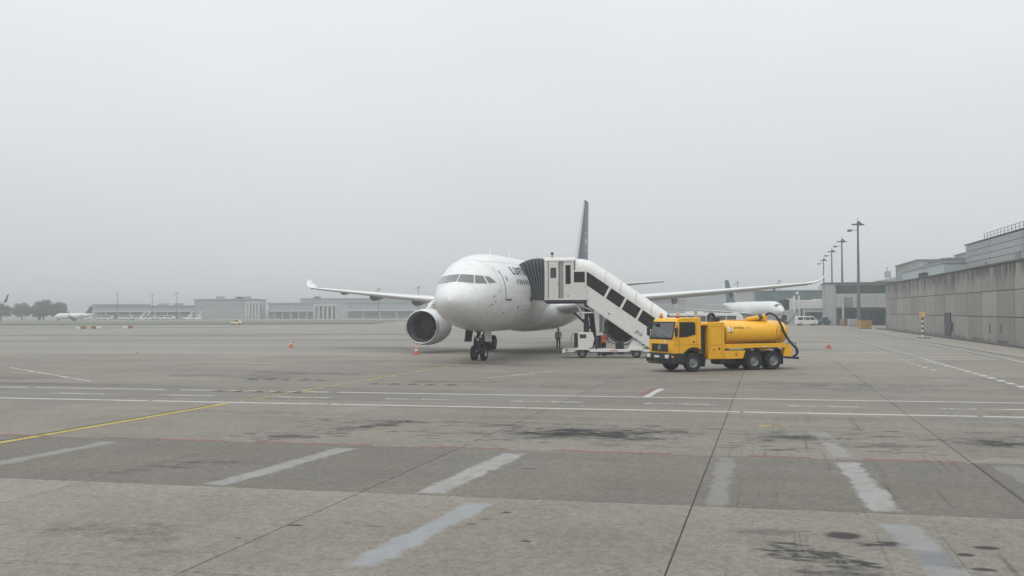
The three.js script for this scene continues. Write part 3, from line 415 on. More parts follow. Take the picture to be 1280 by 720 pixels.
  part('sliding_panel', box(0.34, 2.66, 0.04, -3.36, 5.44, 1.12), M.grey, St); part('panel_gap', box(0.05, 2.66, 0.03, -3.52, 5.44, 1.17), M.black, St);
  part('cabin_window', box(0.40, 1.42, 0.02, -2.89, 5.86, 1.195), M.tint, C); part('cabin_window', box(0.72, 0.88, 0.02, -2.06, 5.62, 1.195), M.tint, C); part('inspection_label', box(0.12, 0.12, 0.006, -2.86, 4.36, 1.234), M.ochre, C);
  part('roof_lamp', [rod(V(-4.0, 7.08, 0.8), V(-4.0, 7.3, 0.8), 0.04), new THREE.SphereGeometry(0.11, 12, 8).translate(-4.0, 7.36, 0.8)], M.dark, St);
  // pleated hood against the fuselage
  const ribs = [], NR = 15;
  for (let k = 0; k < NR; k++) {
    const t = k / (NR - 1), xb = -4.54 - 0.80 * t, xt = -4.54 - 1.90 * t, ht = 7.02 + 0.10 * Math.sin(t * 3.1) - 0.42 * t * t, io = k % 2 ? 0.93 : 1, r = [];
    const prof = [[0, 1], [.2, 1], [.4, 1], [.6, 1], [.78, .99], [.9, .93], [.97, .8], [1, .55], [1, 0], [1, -.55], [.97, -.8], [.9, -.93], [.78, -.99], [.6, -1], [.4, -1], [.2, -1], [0, -1]];
    for (const [h, z] of prof) r.push(V(xb + (xt - xb) * Math.pow(h, 1.25), 4.02 + (ht - 4.02) * h * (h > 0.8 ? (io === 1 ? 1 : 0.985) : 1), z * 1.27 * io)); ribs.push(r);
  }
  const hood = part('pleated_hood', loft(ribs, { closed: false }), M.rubberGrey, St);
  for (let k = 0; k < NR; k += 2) part('hood_rib', tube(ribs[k], 0.022, 48, 6), M.pipe, hood);
  part('hood_skirt', box(0.72, 0.72, 0.03, -4.92, 4.5, 1.29), M.dark, hood); part('hood_bumper', box(0.8, 0.1, 2.5, -4.95, 4.0, 0), M.silver, hood);
  // flight of stairs: side walls, posts, windows, arched canopy
  const xe = 2.75, xc = 3.75;
  for (const z of [1.13, -1.13]) {
    const wl = part('side_wall', prism([[X0, Lo(X0)], [xe, Lo(xe)], [xe, WB(xe)], [X0, WB(X0)]], 0.05, z - 0.025), M.white, St);
    part('wall_rail', prism([[X0, Lo(X0) - 0.02], [3.1, Lo(3.1) - 0.02], [3.1, Lo(3.1) + 0.13], [X0, Lo(X0) + 0.13]], 0.09, z - 0.045), M.cream, wl);
    part('top_rail', prism([[X0, WB(X0) - 0.04], [xc, WB(xc) - 0.04], [xc, WB(xc) + 0.06], [X0, WB(X0) + 0.06]], 0.07, z - 0.035), M.white, wl);
    part('eaves_rail', prism([[X0, WT(X0) - 0.05], [xc, WT(xc) - 0.05], [xc, WT(xc) + 0.05], [X0, WT(X0) + 0.05]], 0.07, z - 0.035), M.white, wl);
    const nx = [-1.45, -0.33, 0.77, 1.87, 2.97, 3.75];
    for (let k = 0; k < 5; k++) { const sl = 0.62;   // panes lean with the stairs
      const a = nx[k] + 0.07, b = nx[k + 1] - 0.07, sh = 0.42;
      part('window', prism([[a, WB(a) + 0.05], [b, WB(b) + 0.05], [b + sh, WT(b + sh) - 0.04], [a + sh, WT(a + sh) - 0.04]], 0.02, z - 0.01), M.tint, St);
      if (k) part('post', prism([[nx[k] - 0.07, WB(nx[k] - .07)], [nx[k] + 0.07, WB(nx[k] + .07)], [nx[k] + 0.07 + sh, WT(nx[k] + .07 + sh)], [nx[k] - 0.07 + sh, WT(nx[k] - .07 + sh)]], 0.06, z - 0.03), M.white, St);
    }
  }
  for (const z of [1.1, -1.1]) part('link_window', prism([[-1.6, 5.0], [-1.36, WB(-1.36)], [-0.94, WT(-0.94)], [-1.6, 6.15]], 0.02, z), M.tint, St);
  const arch = (x, k = 1, dy = 0) => { const r = []; for (let j = 0; j <= 16; j++) { const a = j / 16 * Math.PI; r.push(V(x + Math.sin(a) * 0.42 * 0.4, WT(x) + dy + Math.pow(Math.sin(a), 0.8) * 0.88 * k, Math.cos(a) * 1.16 * (0.5 + 0.5 * k))); } return r; };
  const cxs = [-0.35, 0.72, 1.78, 2.85, 3.95];
  for (let k = 0; k < 4; k++) {
    const pan = part('canopy_panel', loft([0.03, 0.25, 0.5, 0.75, 0.97].map(t => arch(cxs[k] + (cxs[k + 1] - cxs[k]) * t)), { closed: false }), M.white, St);
    part('canopy_seam', tube(arch(cxs[k], 1.015), 0.03, 32, 6), M.cream, pan);
  }
  part('canopy_link', loft([[-2.34, 6.12, 0], [-1.95, 6.12, 0], [-1.6, 6.05, .02], [-1.3, 5.93, .06], [-1.0, 5.74, .10], [-0.7, 5.53, .14], [-0.34, 5.28, .168]].map(([x, y, o]) => { const r = []; for (let j = 0; j <= 16; j++) { const q = j / 16 * Math.PI; r.push(V(x + o * Math.sin(q), y + Math.pow(Math.sin(q), .8) * .89, Math.cos(q) * 1.17)); } return r; }), { closed: false }), M.white, St);
  const en = []; for (let k = 0; k < 9; k++) en.push(arch(3.9 + k * 0.11, (k % 2 ? 0.92 : 1) * (1 - 0.03 * k), -0.03 * k));
  part('entrance_hood', loft(en, { closed: false }), M.rubberGrey, St);
  for (let k = 0; k < 20; k++) { const x = -1.45 + k * 0.245; part('step', box(0.30, 0.035, 2.16, x, 4.02 - (k + 1) * 0.185, 0), M.grey, St); }
  part('underside', prism([[X0, Lo(X0)], [3.1, Lo(3.1)], [3.1, Lo(3.1) + 0.04], [X0, Lo(X0) + 0.04]], 2.2), M.dark, St);
  for (const z of [0.95, -0.95]) part('platform_brace', [rod(V(-2.35, 3.82, z), V(-1.2, 3.35, z), 0.05), rod(V(-2.35, 3.82, z), V(-1.9, 3.15, z), 0.05), rod(V(-1.9, 3.15, z), V(-1.0, 3.2, z), 0.05)], M.white, St);
  const jt = printTex(512, 128, (x, w, h) => { x.font = 'bold 120px sans-serif'; x.textAlign = 'center'; x.textBaseline = 'middle'; x.fillText('JETA', w / 2, h / 2 + 6); });
  const jm = new THREE.PlaneGeometry(1.15, 0.34).rotateZ(-ang).translate(2.05, Lo(2.05) + 0.52, 1.162); part('lettering', jm, printMat(0.06, 0.07, 0.08, jt), St);
  part('side_marker', box(0.22, 0.09, 0.02, 0.0, Lo(0) + 0.45, 1.165, 0, 0, -ang), M.ochre, St);
}
// ---------------------------------------------------------------- yellow tank truck
{
  const K = thing('tank_truck', 'yellow three axle tank truck with a black suction hose at its rear', 'truck', [8.0, 0, -56.36], 23.5 * D2R);
  const Y = M.yellow;
  // cab: side outline with a front wheel arch
  const arc = []; for (let k = 0; k <= 10; k++) { const a = Math.PI * (1 - k / 10); arc.push([1.35 + 0.66 * Math.cos(a), 0.78 + 0.5 * Math.sin(a)]); }
  const cab = part('cab', prism([[0.06, 0.98], [0.02, 1.3], [0.05, 1.72], [0.10, 1.86], [0.27, 2.66], [0.42, 2.86], [0.62, 2.92], [1.78, 2.92], [1.84, 2.86], [1.84, 1.0], ...arc.reverse().map(p => [Math.min(p[0], 1.84), Math.max(p[1], 0.98)]), [0.69, 0.98]], 2.42, -1.21, 0.05), Y, K);
  const lean = Math.atan2(0.17, 0.80);
  part('windscreen', rbox(0.02, 0.80, 2.16, 0.165, 2.24, 0, 0.008).applyMatrix4(new THREE.Matrix4().makeTranslation(0.165, 2.24, 0).multiply(new THREE.Matrix4().makeRotationZ(-lean)).multiply(new THREE.Matrix4().makeTranslation(-0.165, -2.24, 0))), M.glass, cab);
  part('windscreen_trim', rbox(0.02, 0.94, 2.32, 0.18, 2.24, 0, 0.008).applyMatrix4(new THREE.Matrix4().makeTranslation(0.18, 2.24, 0).multiply(new THREE.Matrix4().makeRotationZ(-lean)).multiply(new THREE.Matrix4().makeTranslation(-0.18, -2.24, 0))), M.plastic, cab);
  part('wiper', [rod(V(0.06, 1.84, 0.7), V(0.10, 2.0, 0.0), 0.014), rod(V(0.06, 1.84, -0.2), V(0.10, 2.0, -0.9), 0.014)], M.black, cab);
  part('dashboard_edge', rbox(0.03, 0.12, 2.3, 0.055, 1.80, 0, 0.01), M.plastic, cab);
  for (const z of [1.215, -1.215]) {
    const w = part('side_window', prism([[0.52, 1.92], [0.55, 2.62], [1.32, 2.62], [1.42, 2.55], [1.42, 2.05], [0.95, 1.94]], 0.012, z - 0.006), M.tint, cab);
    part('window_trim', prism([[0.46, 1.86], [0.48, 2.68], [1.35, 2.68], [1.48, 2.6], [1.48, 2.0], [0.95, 1.88]], 0.008, z - 0.005), M.plastic, w);
    part('door_seam', [prism([[0.44, 1.0], [0.455, 1.0], [0.455, 2.75], [0.44, 2.75]], 0.006, z - 0.003), prism([[1.55, 1.3], [1.565, 1.3], [1.565, 2.75], [1.55, 2.75]], 0.006, z - 0.003), prism([[0.03, 1.46], [1.8, 1.46], [1.8, 1.475], [0.03, 1.475]], 0.006, z - 0.003)], mat(0.35, 0.16, 0.01, .6), cab);
    part('door_handle', rbox(0.16, 0.06, 0.03, 1.36, 1.62, z * 1.01, 0.01), M.dark, cab);
    part('entry_step', rbox(0.78, 0.40, 0.12, 0.42, 0.72, z * 0.97, 0.04), M.plastic, K);
    part('front_fender', loft([0.64, 0.72].map(r => { const q = []; for (let k = 0; k <= 12; k++) { const a = Math.PI * (1.05 - 1.12 * k / 12); q.push(V(1.35 + r * 1.04 * Math.cos(a), 0.62 + r * Math.sin(a), z * 1.025)); } return q; }), { closed: false }), M.plastic, K);
    part('mudguard', box(0.04, 0.7, 0.42, 2.04, 0.62, z * 0.84), M.plastic, K);
    const mr = part('mirror', rbox(0.12, 0.46, 0.22, 0.14, 2.15, z * 1.17, 0.04), M.plastic, cab); part('mirror_arm', [rod(V(0.3, 2.5, z), V(0.15, 2.42, z * 1.17), 0.018), rod(V(0.3, 1.85, z), V(0.15, 1.9, z * 1.17), 0.018)], M.plastic, mr);
  }
  part('mirror', rbox(0.1, 0.2, 0.3, -0.02, 2.6, -0.9, 0.04), M.plastic, cab);
  const gr = part('grille', prism([[0, 1.12], [0.0, 1.50], [0.06, 1.52], [0.06, 1.08]], 1.62, -0.85), M.black, K);
  for (let k = 0; k < 3; k++) part('grille_bar', box(0.03, 0.03, 1.5, 0.0, 1.20 + k * 0.11, -0.04), M.plastic, gr);
  part('badge', [new THREE.TorusGeometry(0.125, 0.016, 8, 28).rotateY(Math.PI / 2).translate(-0.02, 1.31, -0.04), ...[0, 1, 2].map(k => rod(V(-0.02, 1.31, -0.04), V(-0.02, 1.31 + 0.115 * Math.cos(k * 2.0944), -0.04 + 0.115 * Math.sin(k * 2.0944)), 0.026, 0.004, 6))], M.silver, gr);
  const bp = part('bumper', prism([[-0.12, 0.55], [-0.16, 0.75], [-0.14, 0.98], [0.05, 1.02], [0.62, 1.0], [0.62, 0.62], [0.4, 0.48], [0.05, 0.42]], 2.5, -1.25, 0.04), M.plastic, K);
  for (const z of [0.93, -0.93]) { part('headlight', rbox(0.05, 0.2, 0.36, -0.15, 0.85, z, 0.03), M.lens, bp); part('indicator', rbox(0.14, 0.12, 0.05, 0.0, 0.84, z > 0 ? 1.25 : -1.25, 0.02), M.amber, bp); }
  part('number_plate', rbox(0.012, 0.11, 0.5, -0.172, 0.83, -0.05, 0.005), M.white, bp); part('tow_slot', box(0.03, 0.13, 0.9, -0.10, 0.6, 0), M.black, bp); part('bumper_bar', rod(V(-0.2, 0.52, -0.8), V(-0.2, 0.52, 0.2), 0.03), M.dark, bp);
  for (const z of [0.85, -0.85]) { const b = part('beacon', lathe([[0.001, 0.2], [0.06, 0.19], [0.085, 0.14], [0.085, 0]], 20).translate(0.62, 2.97, z), M.amber, cab); part('beacon_base', new THREE.CylinderGeometry(0.1, 0.11, 0.06, 20).translate(0.62, 2.945, z), M.dark, b); }
  part('company_mark', rbox(0.01, 0.14, 0.2, 0.035, 1.63, 0.45, 0.004), M.cream, cab);
  // chassis and running gear
  part('chassis', [box(6.6, 0.26, 0.2, 4.6, 0.86, 0.42), box(6.6, 0.26, 0.2, 4.6, 0.86, -0.42), box(0.16, 0.2, 1.0, 2.3, 0.86, 0), box(0.16, 0.2, 1.0, 5.9, 0.7, 0), rod(V(5.32, 0.5, -0.9), V(5.32, 0.5, 0.9), 0.12), rod(V(6.62, 0.5, -0.9), V(6.62, 0.5, 0.9), 0.12), rod(V(1.35, 0.5, -0.9), V(1.35, 0.5, 0.9), 0.1)], M.dark, K);
  const wg = wheelGeos(0.505, 0.33, 0.29), rimM = mat(0.24, 0.25, 0.26, 0.4, { metalness: 0.4 });
  for (const x of [1.35, 5.32, 6.62]) for (const z of [1.06, -1.06]) addWheel(K, wg, x, 0.505, z, z < 0, rimM);
  for (const x of [5.32, 6.62]) for (const z of [0.7, -0.7]) addWheel(K, wg, x, 0.505, z, z < 0, M.dark);
  // gap behind the cab
  const gp = part('engine_stack', [box(0.5, 1.7, 1.9, 2.06, 1.55, -0.1), rod(V(2.0, 0.7, 1.0), V(2.0, 2.5, 1.0), 0.1, 0.1, 16), rod(V(2.2, 0.8, 0.9), V(2.2, 2.2, 0.9), 0.06)], M.black, K);
  part('air_intake', [rod(V(1.98, 2.6, 0.85), V(1.98, 3.05, 0.85), 0.07), rbox(0.2, 0.3, 0.24, 2.0, 2.92, 0.55, 0.04), rod(V(2.18, 2.6, 0.2), V(2.18, 3.18, 0.2), 0.05), rbox(0.12, 0.2, 0.14, 2.18, 3.2, 0.2, 0.03)], M.silver, gp);
  part('bridge_plate', rbox(1.5, 0.14, 2.3, 2.55, 2.55, 0, 0.04), Y, K);
  // equipment cabinet
  const cb = part('cabinet', rbox(1.05, 2.02, 2.44, 2.83, 1.66, 0, 0.05), Y, K);
  for (const z of [1.225, -1.225]) {
    const d = part('cabinet_door', rbox(0.72, 0.98, 0.02, 2.75, 1.92, z, 0.008), Y, cb); part('cabinet_door', rbox(0.72, 0.44, 0.02, 2.75, 1.17, z, 0.008), Y, cb); part('cabinet_door', rbox(0.72, 0.2, 0.02, 2.75, 0.80, z, 0.008), Y, cb);
    part('latch', rbox(0.12, 0.08, 0.02, 2.62, 1.17, z * 1.01, 0.01), mat(0.3, 0.08, 0.02, .5), cb); part('latch', rbox(0.10, 0.13, 0.03, 2.98, 1.22, z * 1.012, 0.01), M.dark, cb);
    part('cabinet_seam', [box(0.012, 1.96, 0.008, 3.17, 1.66, z), box(0.76, 0.012, 0.008, 2.75, 1.42, z), box(0.012, 1.3, 0.008, 2.36, 1.66, z), box(0.76, 0.012, 0.008, 2.75, 2.43, z)], mat(0.25, 0.11, 0.01, .6), cb);
  }
  part('hose_coupling', [rbox(0.3, 0.08, 0.2, 2.6, 2.72, 0.9, 0.03), rod(V(2.5, 2.72, 0.9), V(2.75, 2.85, 0.8), 0.04)], M.dark, cb);
  part('pump', [new THREE.TorusGeometry(0.2, 0.08, 10, 24).translate(3.05, 2.9, 0.4), rbox(0.35, 0.2, 0.5, 3.5, 2.82, 0.1, 0.05)], M.black, K);
  // tank: oval barrel with domed ends
  const ov = (x, k) => { const r = []; for (let j = 0; j < 56; j++) { const a = j / 56 * Math.PI * 2, e = 0.86, c = Math.cos(a), s = Math.sin(a); r.push(V(x, 2.04 + k * 0.69 * Math.sign(s) * Math.pow(Math.abs(s), e), k * 1.16 * Math.sign(c) * Math.pow(Math.abs(c), e))); } return r; };
  const tk = part('tank', loft([ov(3.42, .4), ov(3.36, .82), ov(3.42, .96), ov(3.5, 1), ov(4.2, 1), ov(5.2, 1), ov(6.2, 1), ov(7.2, 1), ov(7.5, .985), ov(7.68, .93), ov(7.82, .8), ov(7.9, .55), ov(7.93, .2)], { cap0: true, cap1: true }), Y, K);
  for (const x of [3.46, 6.55]) part('tank_band', loft([ov(x - 0.05, 1.004), ov(x - 0.05, 1.016), ov(x + 0.05, 1.016), ov(x + 0.05, 1.004)]), x < 4 ? mat(0.30, 0.14, 0.01, .5) : Y, tk);
  part('tank_catwalk', rbox(2.6, 0.05, 0.6, 5.6, 2.74, 0, 0.01), Y, tk); part('manhole_lid', lathe([[0.001, 0.18], [0.25, 0.16], [0.3, 0.1], [0.3, 0]], 28).translate(6.2, 2.70, 0.15), M.dark, tk);
  part('hose_boom', [rod(V(5.4, 2.78, 0.35), V(6.6, 2.95, 0.5), 0.11, 0.13, 14), rod(V(6.55, 2.7, 0.5), V(6.55, 3.0, 0.5), 0.14, 0.14, 14)], Y, K); part('boom_joint', new THREE.SphereGeometry(0.17, 16, 12).translate(6.25, 2.93, 0.46), M.darkMetal, K);
  part('suction_hose', tube([V(6.5, 2.96, 0.55), V(6.75, 3.12, 0.62), V(7.0, 3.0, 0.85), V(7.15, 2.5, 1.16), V(7.4, 1.9, 1.26), V(7.85, 1.4, 1.22), V(8.25, 1.1, 1.15), V(8.32, 0.85, 1.1), V(8.05, 0.68, 1.05)], 0.062, 64, 10), M.black, K);
  // skirts, fenders and rear
  for (const z of [1.19, -1.19]) {
    part('side_skirt', prism([[3.36, 1.22], [7.4, 1.22], [7.5, 1.42], [7.3, 1.47], [3.36, 1.47]], 0.06, z - 0.03), Y, K); part('skirt_seam', box(1.4, 0.03, 0.02, 4.05, 1.13, z), M.dark, K);
    part('locker', prism([[3.36, 0.66], [4.55, 0.66], [4.72, 1.1], [3.36, 1.1]], 0.4, z > 0 ? 0.8 : -1.2), Y, K); part('fuel_filler', new THREE.CylinderGeometry(0.1, 0.1, 0.02, 20).rotateX(Math.PI / 2).translate(4.12, 0.88, z * 1.012), mat(0.55, 0.24, 0.01, .5), K);
    part('rear_fender', [prism([[4.68, 0.62], [4.9, 1.12], [5.1, 1.24], [6.85, 1.24], [7.1, 1.1], [7.25, 0.5], [7.19, 0.5], [7.04, 1.05], [6.82, 1.17], [5.12, 1.17], [4.96, 1.06], [4.75, 0.62]], 0.5, z > 0 ? 0.72 : -1.22), box(0.03, 0.55, 0.42, 7.25, 0.55, z * 0.82)], M.plastic, K);
    part('rear_corner', prism([[7.3, 0.75], [7.85, 0.72], [7.9, 1.2], [7.55, 1.45], [7.4, 1.2]], 0.3, z > 0 ? 0.9 : -1.2), Y, K);
    part('side_reflector', rbox(0.14, 0.05, 0.02, 6.05, 1.27, z * 1.03, 0.01), M.lens, K);
  }
  part('under_tank', [rbox(1.2, 0.4, 0.9, 3.95, 0.52, 0.2, 0.15)], M.dark, K); part('rear_step', [box(0.5, 0.06, 2.2, 8.15, 0.62, 0), box(0.1, 0.12, 2.3, 8.35, 0.6, 0)], M.plastic, K);
  part('rear_rail', [rod(V(8.3, 0.65, 1.0), V(8.3, 1.45, 1.0), 0.02), rod(V(8.3, 1.45, 1.0), V(8.3, 1.45, 0.3), 0.02), rod(V(8.3, 0.65, 0.3), V(8.3, 1.45, 0.3), 0.02)], M.dark, K);
  const lad = []; for (const x of [6.85, 7.15]) lad.push(rod(V(x, 1.45, 1.16), V(x, 2.3, 1.16), 0.018)); for (let k = 0; k < 4; k++) lad.push(rod(V(6.85, 1.55 + k * 0.2, 1.16), V(7.15, 1.55 + k * 0.2, 1.16), 0.016)); part('ladder', lad, mat(0.5, 0.22, 0.01, .5), K);
  // print on the tank
  const onTank = (x0, x1, y0, y1) => grid((u, v) => { const y = y0 + (y1 - y0) * v, s = (y - 2.04) / 0.69, sn = Math.sign(s) * Math.pow(Math.abs(s), 1 / 0.86), c = Math.pow(Math.sqrt(1 - sn * sn), 0.86); return V(x0 + (x1 - x0) * u, y, 1.16 * c + 0.012); }, 4, 6);
  const tt = printTex(1024, 96, (x, w, h) => { x.textBaseline = 'middle'; x.font = 'bold 84px sans-serif'; x.fillText('LUFTHANSA', 8, h / 2 + 4); x.font = '66px sans-serif'; x.fillText('LEOS', 640, h / 2 + 4); });
  part('tank_lettering', onTank(3.98, 5.5, 2.27, 2.42), printMat(0.10, 0.05, 0.015, tt), K);
  part('tank_logo', onTank(3.66, 3.79, 2.13, 2.43), M.white, K); part('tank_logo', onTank(3.80, 3.835, 2.10, 2.43), M.dark, K); part('tank_logo', onTank(3.84, 3.90, 2.13, 2.38), M.white, K); part('tank_logo', onTank(3.66, 3.90, 2.07, 2.11), M.dark, K);
}

// ---------------------------------------------------------------- people: one surface each, from a field of tapered bones
function surfaceNets(field, lo, hi, cell) {
  const n = [0, 1, 2].map(k => Math.ceil((hi[k] - lo[k]) / cell) + 1), [nx, ny, nz] = n, F = new Float32Array(nx * ny * nz);
  for (let k = 0, p = 0; k < nz; k++) for (let j = 0; j < ny; j++) for (let i = 0; i < nx; i++, p++) F[p] = field(lo[0] + i * cell, lo[1] + j * cell, lo[2] + k * cell);
  const id = new Int32Array(nx * ny * nz).fill(-1), pos = [], idx = [], at = (i, j, k) => i + nx * (j + ny * k);
  for (let k = 0; k < nz - 1; k++) for (let j = 0; j < ny - 1; j++) for (let i = 0; i < nx - 1; i++) {
    let c = 0, x = 0, y = 0, z = 0;
    const E = (a, b, ax, ay, az, dx, dy, dz) => { const fa = F[a], fb = F[b]; if ((fa < 0) !== (fb < 0)) { const t = fa / (fa - fb); x += ax + dx * t; y += ay + dy * t; z += az + dz * t; c++; } };
    const A = (a, b, q) => at(i + a, j + b, k + q);
    for (const [a, b] of [[0, 0], [1, 0], [0, 1], [1, 1]]) { E(A(0, a, b), A(1, a, b), 0, a, b, 1, 0, 0); E(A(a, 0, b), A(a, 1, b), a, 0, b, 0, 1, 0); E(A(a, b, 0), A(a, b, 1), a, b, 0, 0, 0, 1); }
    if (c) { id[at(i, j, k)] = pos.length / 3; pos.push(lo[0] + (i + x / c) * cell, lo[1] + (j + y / c) * cell, lo[2] + (k + z / c) * cell); }
  }
  const q = (a, b, c, d, f) => { if (a < 0 || b < 0 || c < 0 || d < 0) return; f ? idx.push(a, b, c, a, c, d) : idx.push(a, c, b, a, d, c); };
  for (let k = 1; k < nz - 1; k++) for (let j = 1; j < ny - 1; j++) for (let i = 1; i < nx - 1; i++) {
    const o = F[at(i, j, k)] < 0;
    if (o !== F[at(i + 1, j, k)] < 0) q(id[at(i, j - 1, k - 1)], id[at(i, j, k - 1)], id[at(i, j, k)], id[at(i, j - 1, k)], o);
    if (o !== F[at(i, j + 1, k)] < 0) q(id[at(i - 1, j, k - 1)], id[at(i - 1, j, k)], id[at(i, j, k)], id[at(i, j, k - 1)], o);
    if (o !== F[at(i, j, k + 1)] < 0) q(id[at(i - 1, j - 1, k)], id[at(i, j - 1, k)], id[at(i, j, k)], id[at(i - 1, j, k)], o);
  }
  const g = new THREE.BufferGeometry(); g.setAttribute('position', new THREE.Float32BufferAttribute(pos, 3)); g.setIndex(idx); g.computeVertexNormals(); return g;
}
const bone = (x, y, z, b) => { const [a, c, ra, rb] = b, dx = c[0] - a[0], dy = c[1] - a[1], dz = c[2] - a[2], px = x - a[0], py = y - a[1], pz = z - a[2]; let t = (px * dx + py * dy + pz * dz) / (dx * dx + dy * dy + dz * dz + 1e-9); t = t < 0 ? 0 : t > 1 ? 1 : t; return Math.hypot(px - dx * t, py - dy * t, pz - dz * t) - (ra + (rb - ra) * t); };
const bonesField = (B, k) => (x, y, z) => { let d = 9; for (const b of B) { const e = bone(x, y, z, b); const h = Math.max(0, Math.min(1, 0.5 + 0.5 * (d - e) / k)); d = d + (e - d) * h - k * h * (1 - h); } return d; };
function buildPerson(P, label, vest, vestMat, pos, turn) {
  const o = thing('person', label, 'person', pos, turn);
  const { lh, rh, le, re, lk, rk, lf, rf } = P, lean = P.lean || 0;
  const chest = [0, 1.32, lean * 0.7], neck = [0, 1.50, lean], head = [0, 1.66, lean + 0.02];
  const B = [[[-0.08, 0.98, 0], [0.08, 0.98, 0], .125, .125], [[0, 1.02, 0], chest, .13, .15], [[-0.10, 1.32, lean * .7], [0.10, 1.32, lean * .7], .125, .125], [[-0.17, 1.43, lean * .9], [0.17, 1.43, lean * .9], .065, .065], [[0, 1.42, lean * .9], neck, .065, .055], [neck, [0, 1.6, lean + .01], .052, .06],
    [[-.20, 1.41, lean * .9], re, .058, .046], [re, rh, .045, .032], [[.20, 1.41, lean * .9], le, .058, .046], [le, lh, .045, .032],
    [[-.095, .93, 0], rk, .092, .066], [rk, [rf[0], .10, rf[2]], .062, .046], [[.095, .93, 0], lk, .092, .066], [lk, [lf[0], .10, lf[2]], .062, .046],
    [[rf[0], .055, rf[2] - .05], [rf[0], .045, rf[2] + .17], .055, .042], [[lf[0], .055, lf[2] - .05], [lf[0], .045, lf[2] + .17], .055, .042]];
  const gs = [surfaceNets(bonesField(B, 0.045), [-.62, -.02, -.4], [.62, 1.62, .6], 0.02)];
  const hx = head[0], hz = head[2];
  const HB = [[[hx, 1.70, hz - .01], [hx, 1.69, hz + .012], .092, .088], [[hx, 1.63, hz + .03], [hx, 1.595, hz + .055], .07, .045], [[hx, 1.665, hz + .10], [hx, 1.635, hz + .118], .010, .016], [[hx - .088, 1.675, hz], [hx - .093, 1.64, hz], .016, .012], [[hx + .088, 1.675, hz], [hx + .093, 1.64, hz], .016, .012], [[hx - .025, 1.592, hz + .096], [hx + .025, 1.592, hz + .096], .009, .009], [[hx, 1.52, hz - .02], [hx, 1.62, hz], .052, .06]];
  gs.push(surfaceNets(bonesField(HB, 0.02), [hx - .13, 1.5, hz - .13], [hx + .13, 1.82, hz + .16], 0.008));
  for (const [w, e, sd] of [[rh, re, -1], [lh, le, 1]]) {   // palm, four fingers, thumb
    const d = V(w[0] - e[0], w[1] - e[1], w[2] - e[2]).normalize(), sdv = V(0, 0, 1).sub(d.clone().multiplyScalar(d.z)).normalize(), nn = d.clone().cross(sdv).multiplyScalar(sd);
    const p = (a, b, c = 0) => { const q = V(...w).addScaledVector(d, a).addScaledVector(sdv, b).addScaledVector(nn, c); return [q.x, q.y, q.z]; };
    const HBn = [[V(...w).addScaledVector(d, -.03).toArray(), p(.02, 0), .03, .03], [p(.02, -.02), p(.075, -.028), .017, .014], [p(.02, .018), p(.075, .026), .017, .014], [p(.03, 0), p(.07, 0), .018, .015]];
    [[-.030, .052], [-.011, .064], [.010, .068], [.029, .060]].forEach(([b, L]) => { HBn.push([p(.078, b), p(.078 + L * .55, b, -.012), .009, .0085]); HBn.push([p(.078 + L * .55, b, -.012), p(.078 + L * .85, b, -.036), .0085, .0075]); });
    HBn.push([p(.015, .024), p(.05, .056, -.012), .012, .0095], [p(.05, .056, -.012), p(.082, .058, -.026), .0095, .008]);
    const xs = HBn.flatMap(b => [b[0], b[1]]), lo = [0, 1, 2].map(k => Math.min(...xs.map(q => q[k])) - .04), hi = [0, 1, 2].map(k => Math.max(...xs.map(q => q[k])) + .04);
    gs.push(surfaceNets(bonesField(HBn, 0.008), lo, hi, 0.006));
  }
  const g = mergeGeometries(gs.map(q => { q.deleteAttribute('uv'); return q; })), ps = g.attributes.position, col = new Float32Array(ps.count * 3);
  for (let i = 0; i < ps.count; i++) { const x = ps.getX(i), y = ps.getY(i), z = ps.getZ(i); const nh = Math.min(Math.hypot(x - rh[0], y - rh[1], z - rh[2]), Math.hypot(x - lh[0], y - lh[1], z - lh[2])); let c = P.jacket; if (y > 1.535 || (nh < .125 && Math.min(y, 9) < Math.max(rh[1], lh[1]) + .06 && Math.abs(x) > .12)) c = [0.42, 0.25, 0.18]; else if (y < 0.13) c = [.02, .02, .02]; else if (y < 0.98 && nh > .2) c = P.trousers; col.set(c, i * 3); }
  g.setAttribute('color', new THREE.BufferAttribute(col, 3));
  part('body', g, new THREE.MeshStandardMaterial({ vertexColors: true, roughness: 0.85 }), o);
  const VB = B.slice(0, 5).map(b => [b[0], b[1], b[2] + .018, b[3] + .018]); const vf = bonesField(VB, 0.045);
  part('safety_vest', surfaceNets((x, y, z) => Math.max(vf(x, y, z), 0.93 - y, y - 1.475), [-.4, .9, -.35], [.4, 1.5, .5], 0.018), vestMat, o);
  for (const y of [1.08, 1.2]) part('reflective_band', surfaceNets((x, yy, z) => Math.max(vf(x, yy, z) - .006, y - .025 - yy, yy - y - .025), [-.4, y - .04, -.35], [.4, y + .04, .5], 0.014), mat(.6, .62, .6, .4), o);
  part('hair', surfaceNets((x, y, z) => Math.max(bone(x, y, z, [[hx, 1.71, hz - .015], [hx, 1.70, hz], .105, .1]), -(y - 1.70 + (z - hz) * -0.75 + .0)), [-.13, 1.55, hz - .15], [.13, 1.85, hz + .15], 0.01), mat(.03, .022, .016, .8), o);
}
buildPerson({ rh: [-.27, .86, .06], re: [-.27, 1.13, -.03], lh: [.20, 1.08, .20], le: [.29, 1.15, .0], rk: [-.11, .51, .02], lk: [.10, .51, .05], rf: [-.12, 0, -.04], lf: [.11, 0, .06], jacket: [.03, .035, .045], trousers: [.022, .026, .036] }, 'person in dark clothes and yellow green vest walking under the airliner', null, mat(0.42, 0.50, 0.10, 0.8), [4.03, 0, -90.9], 0.35);
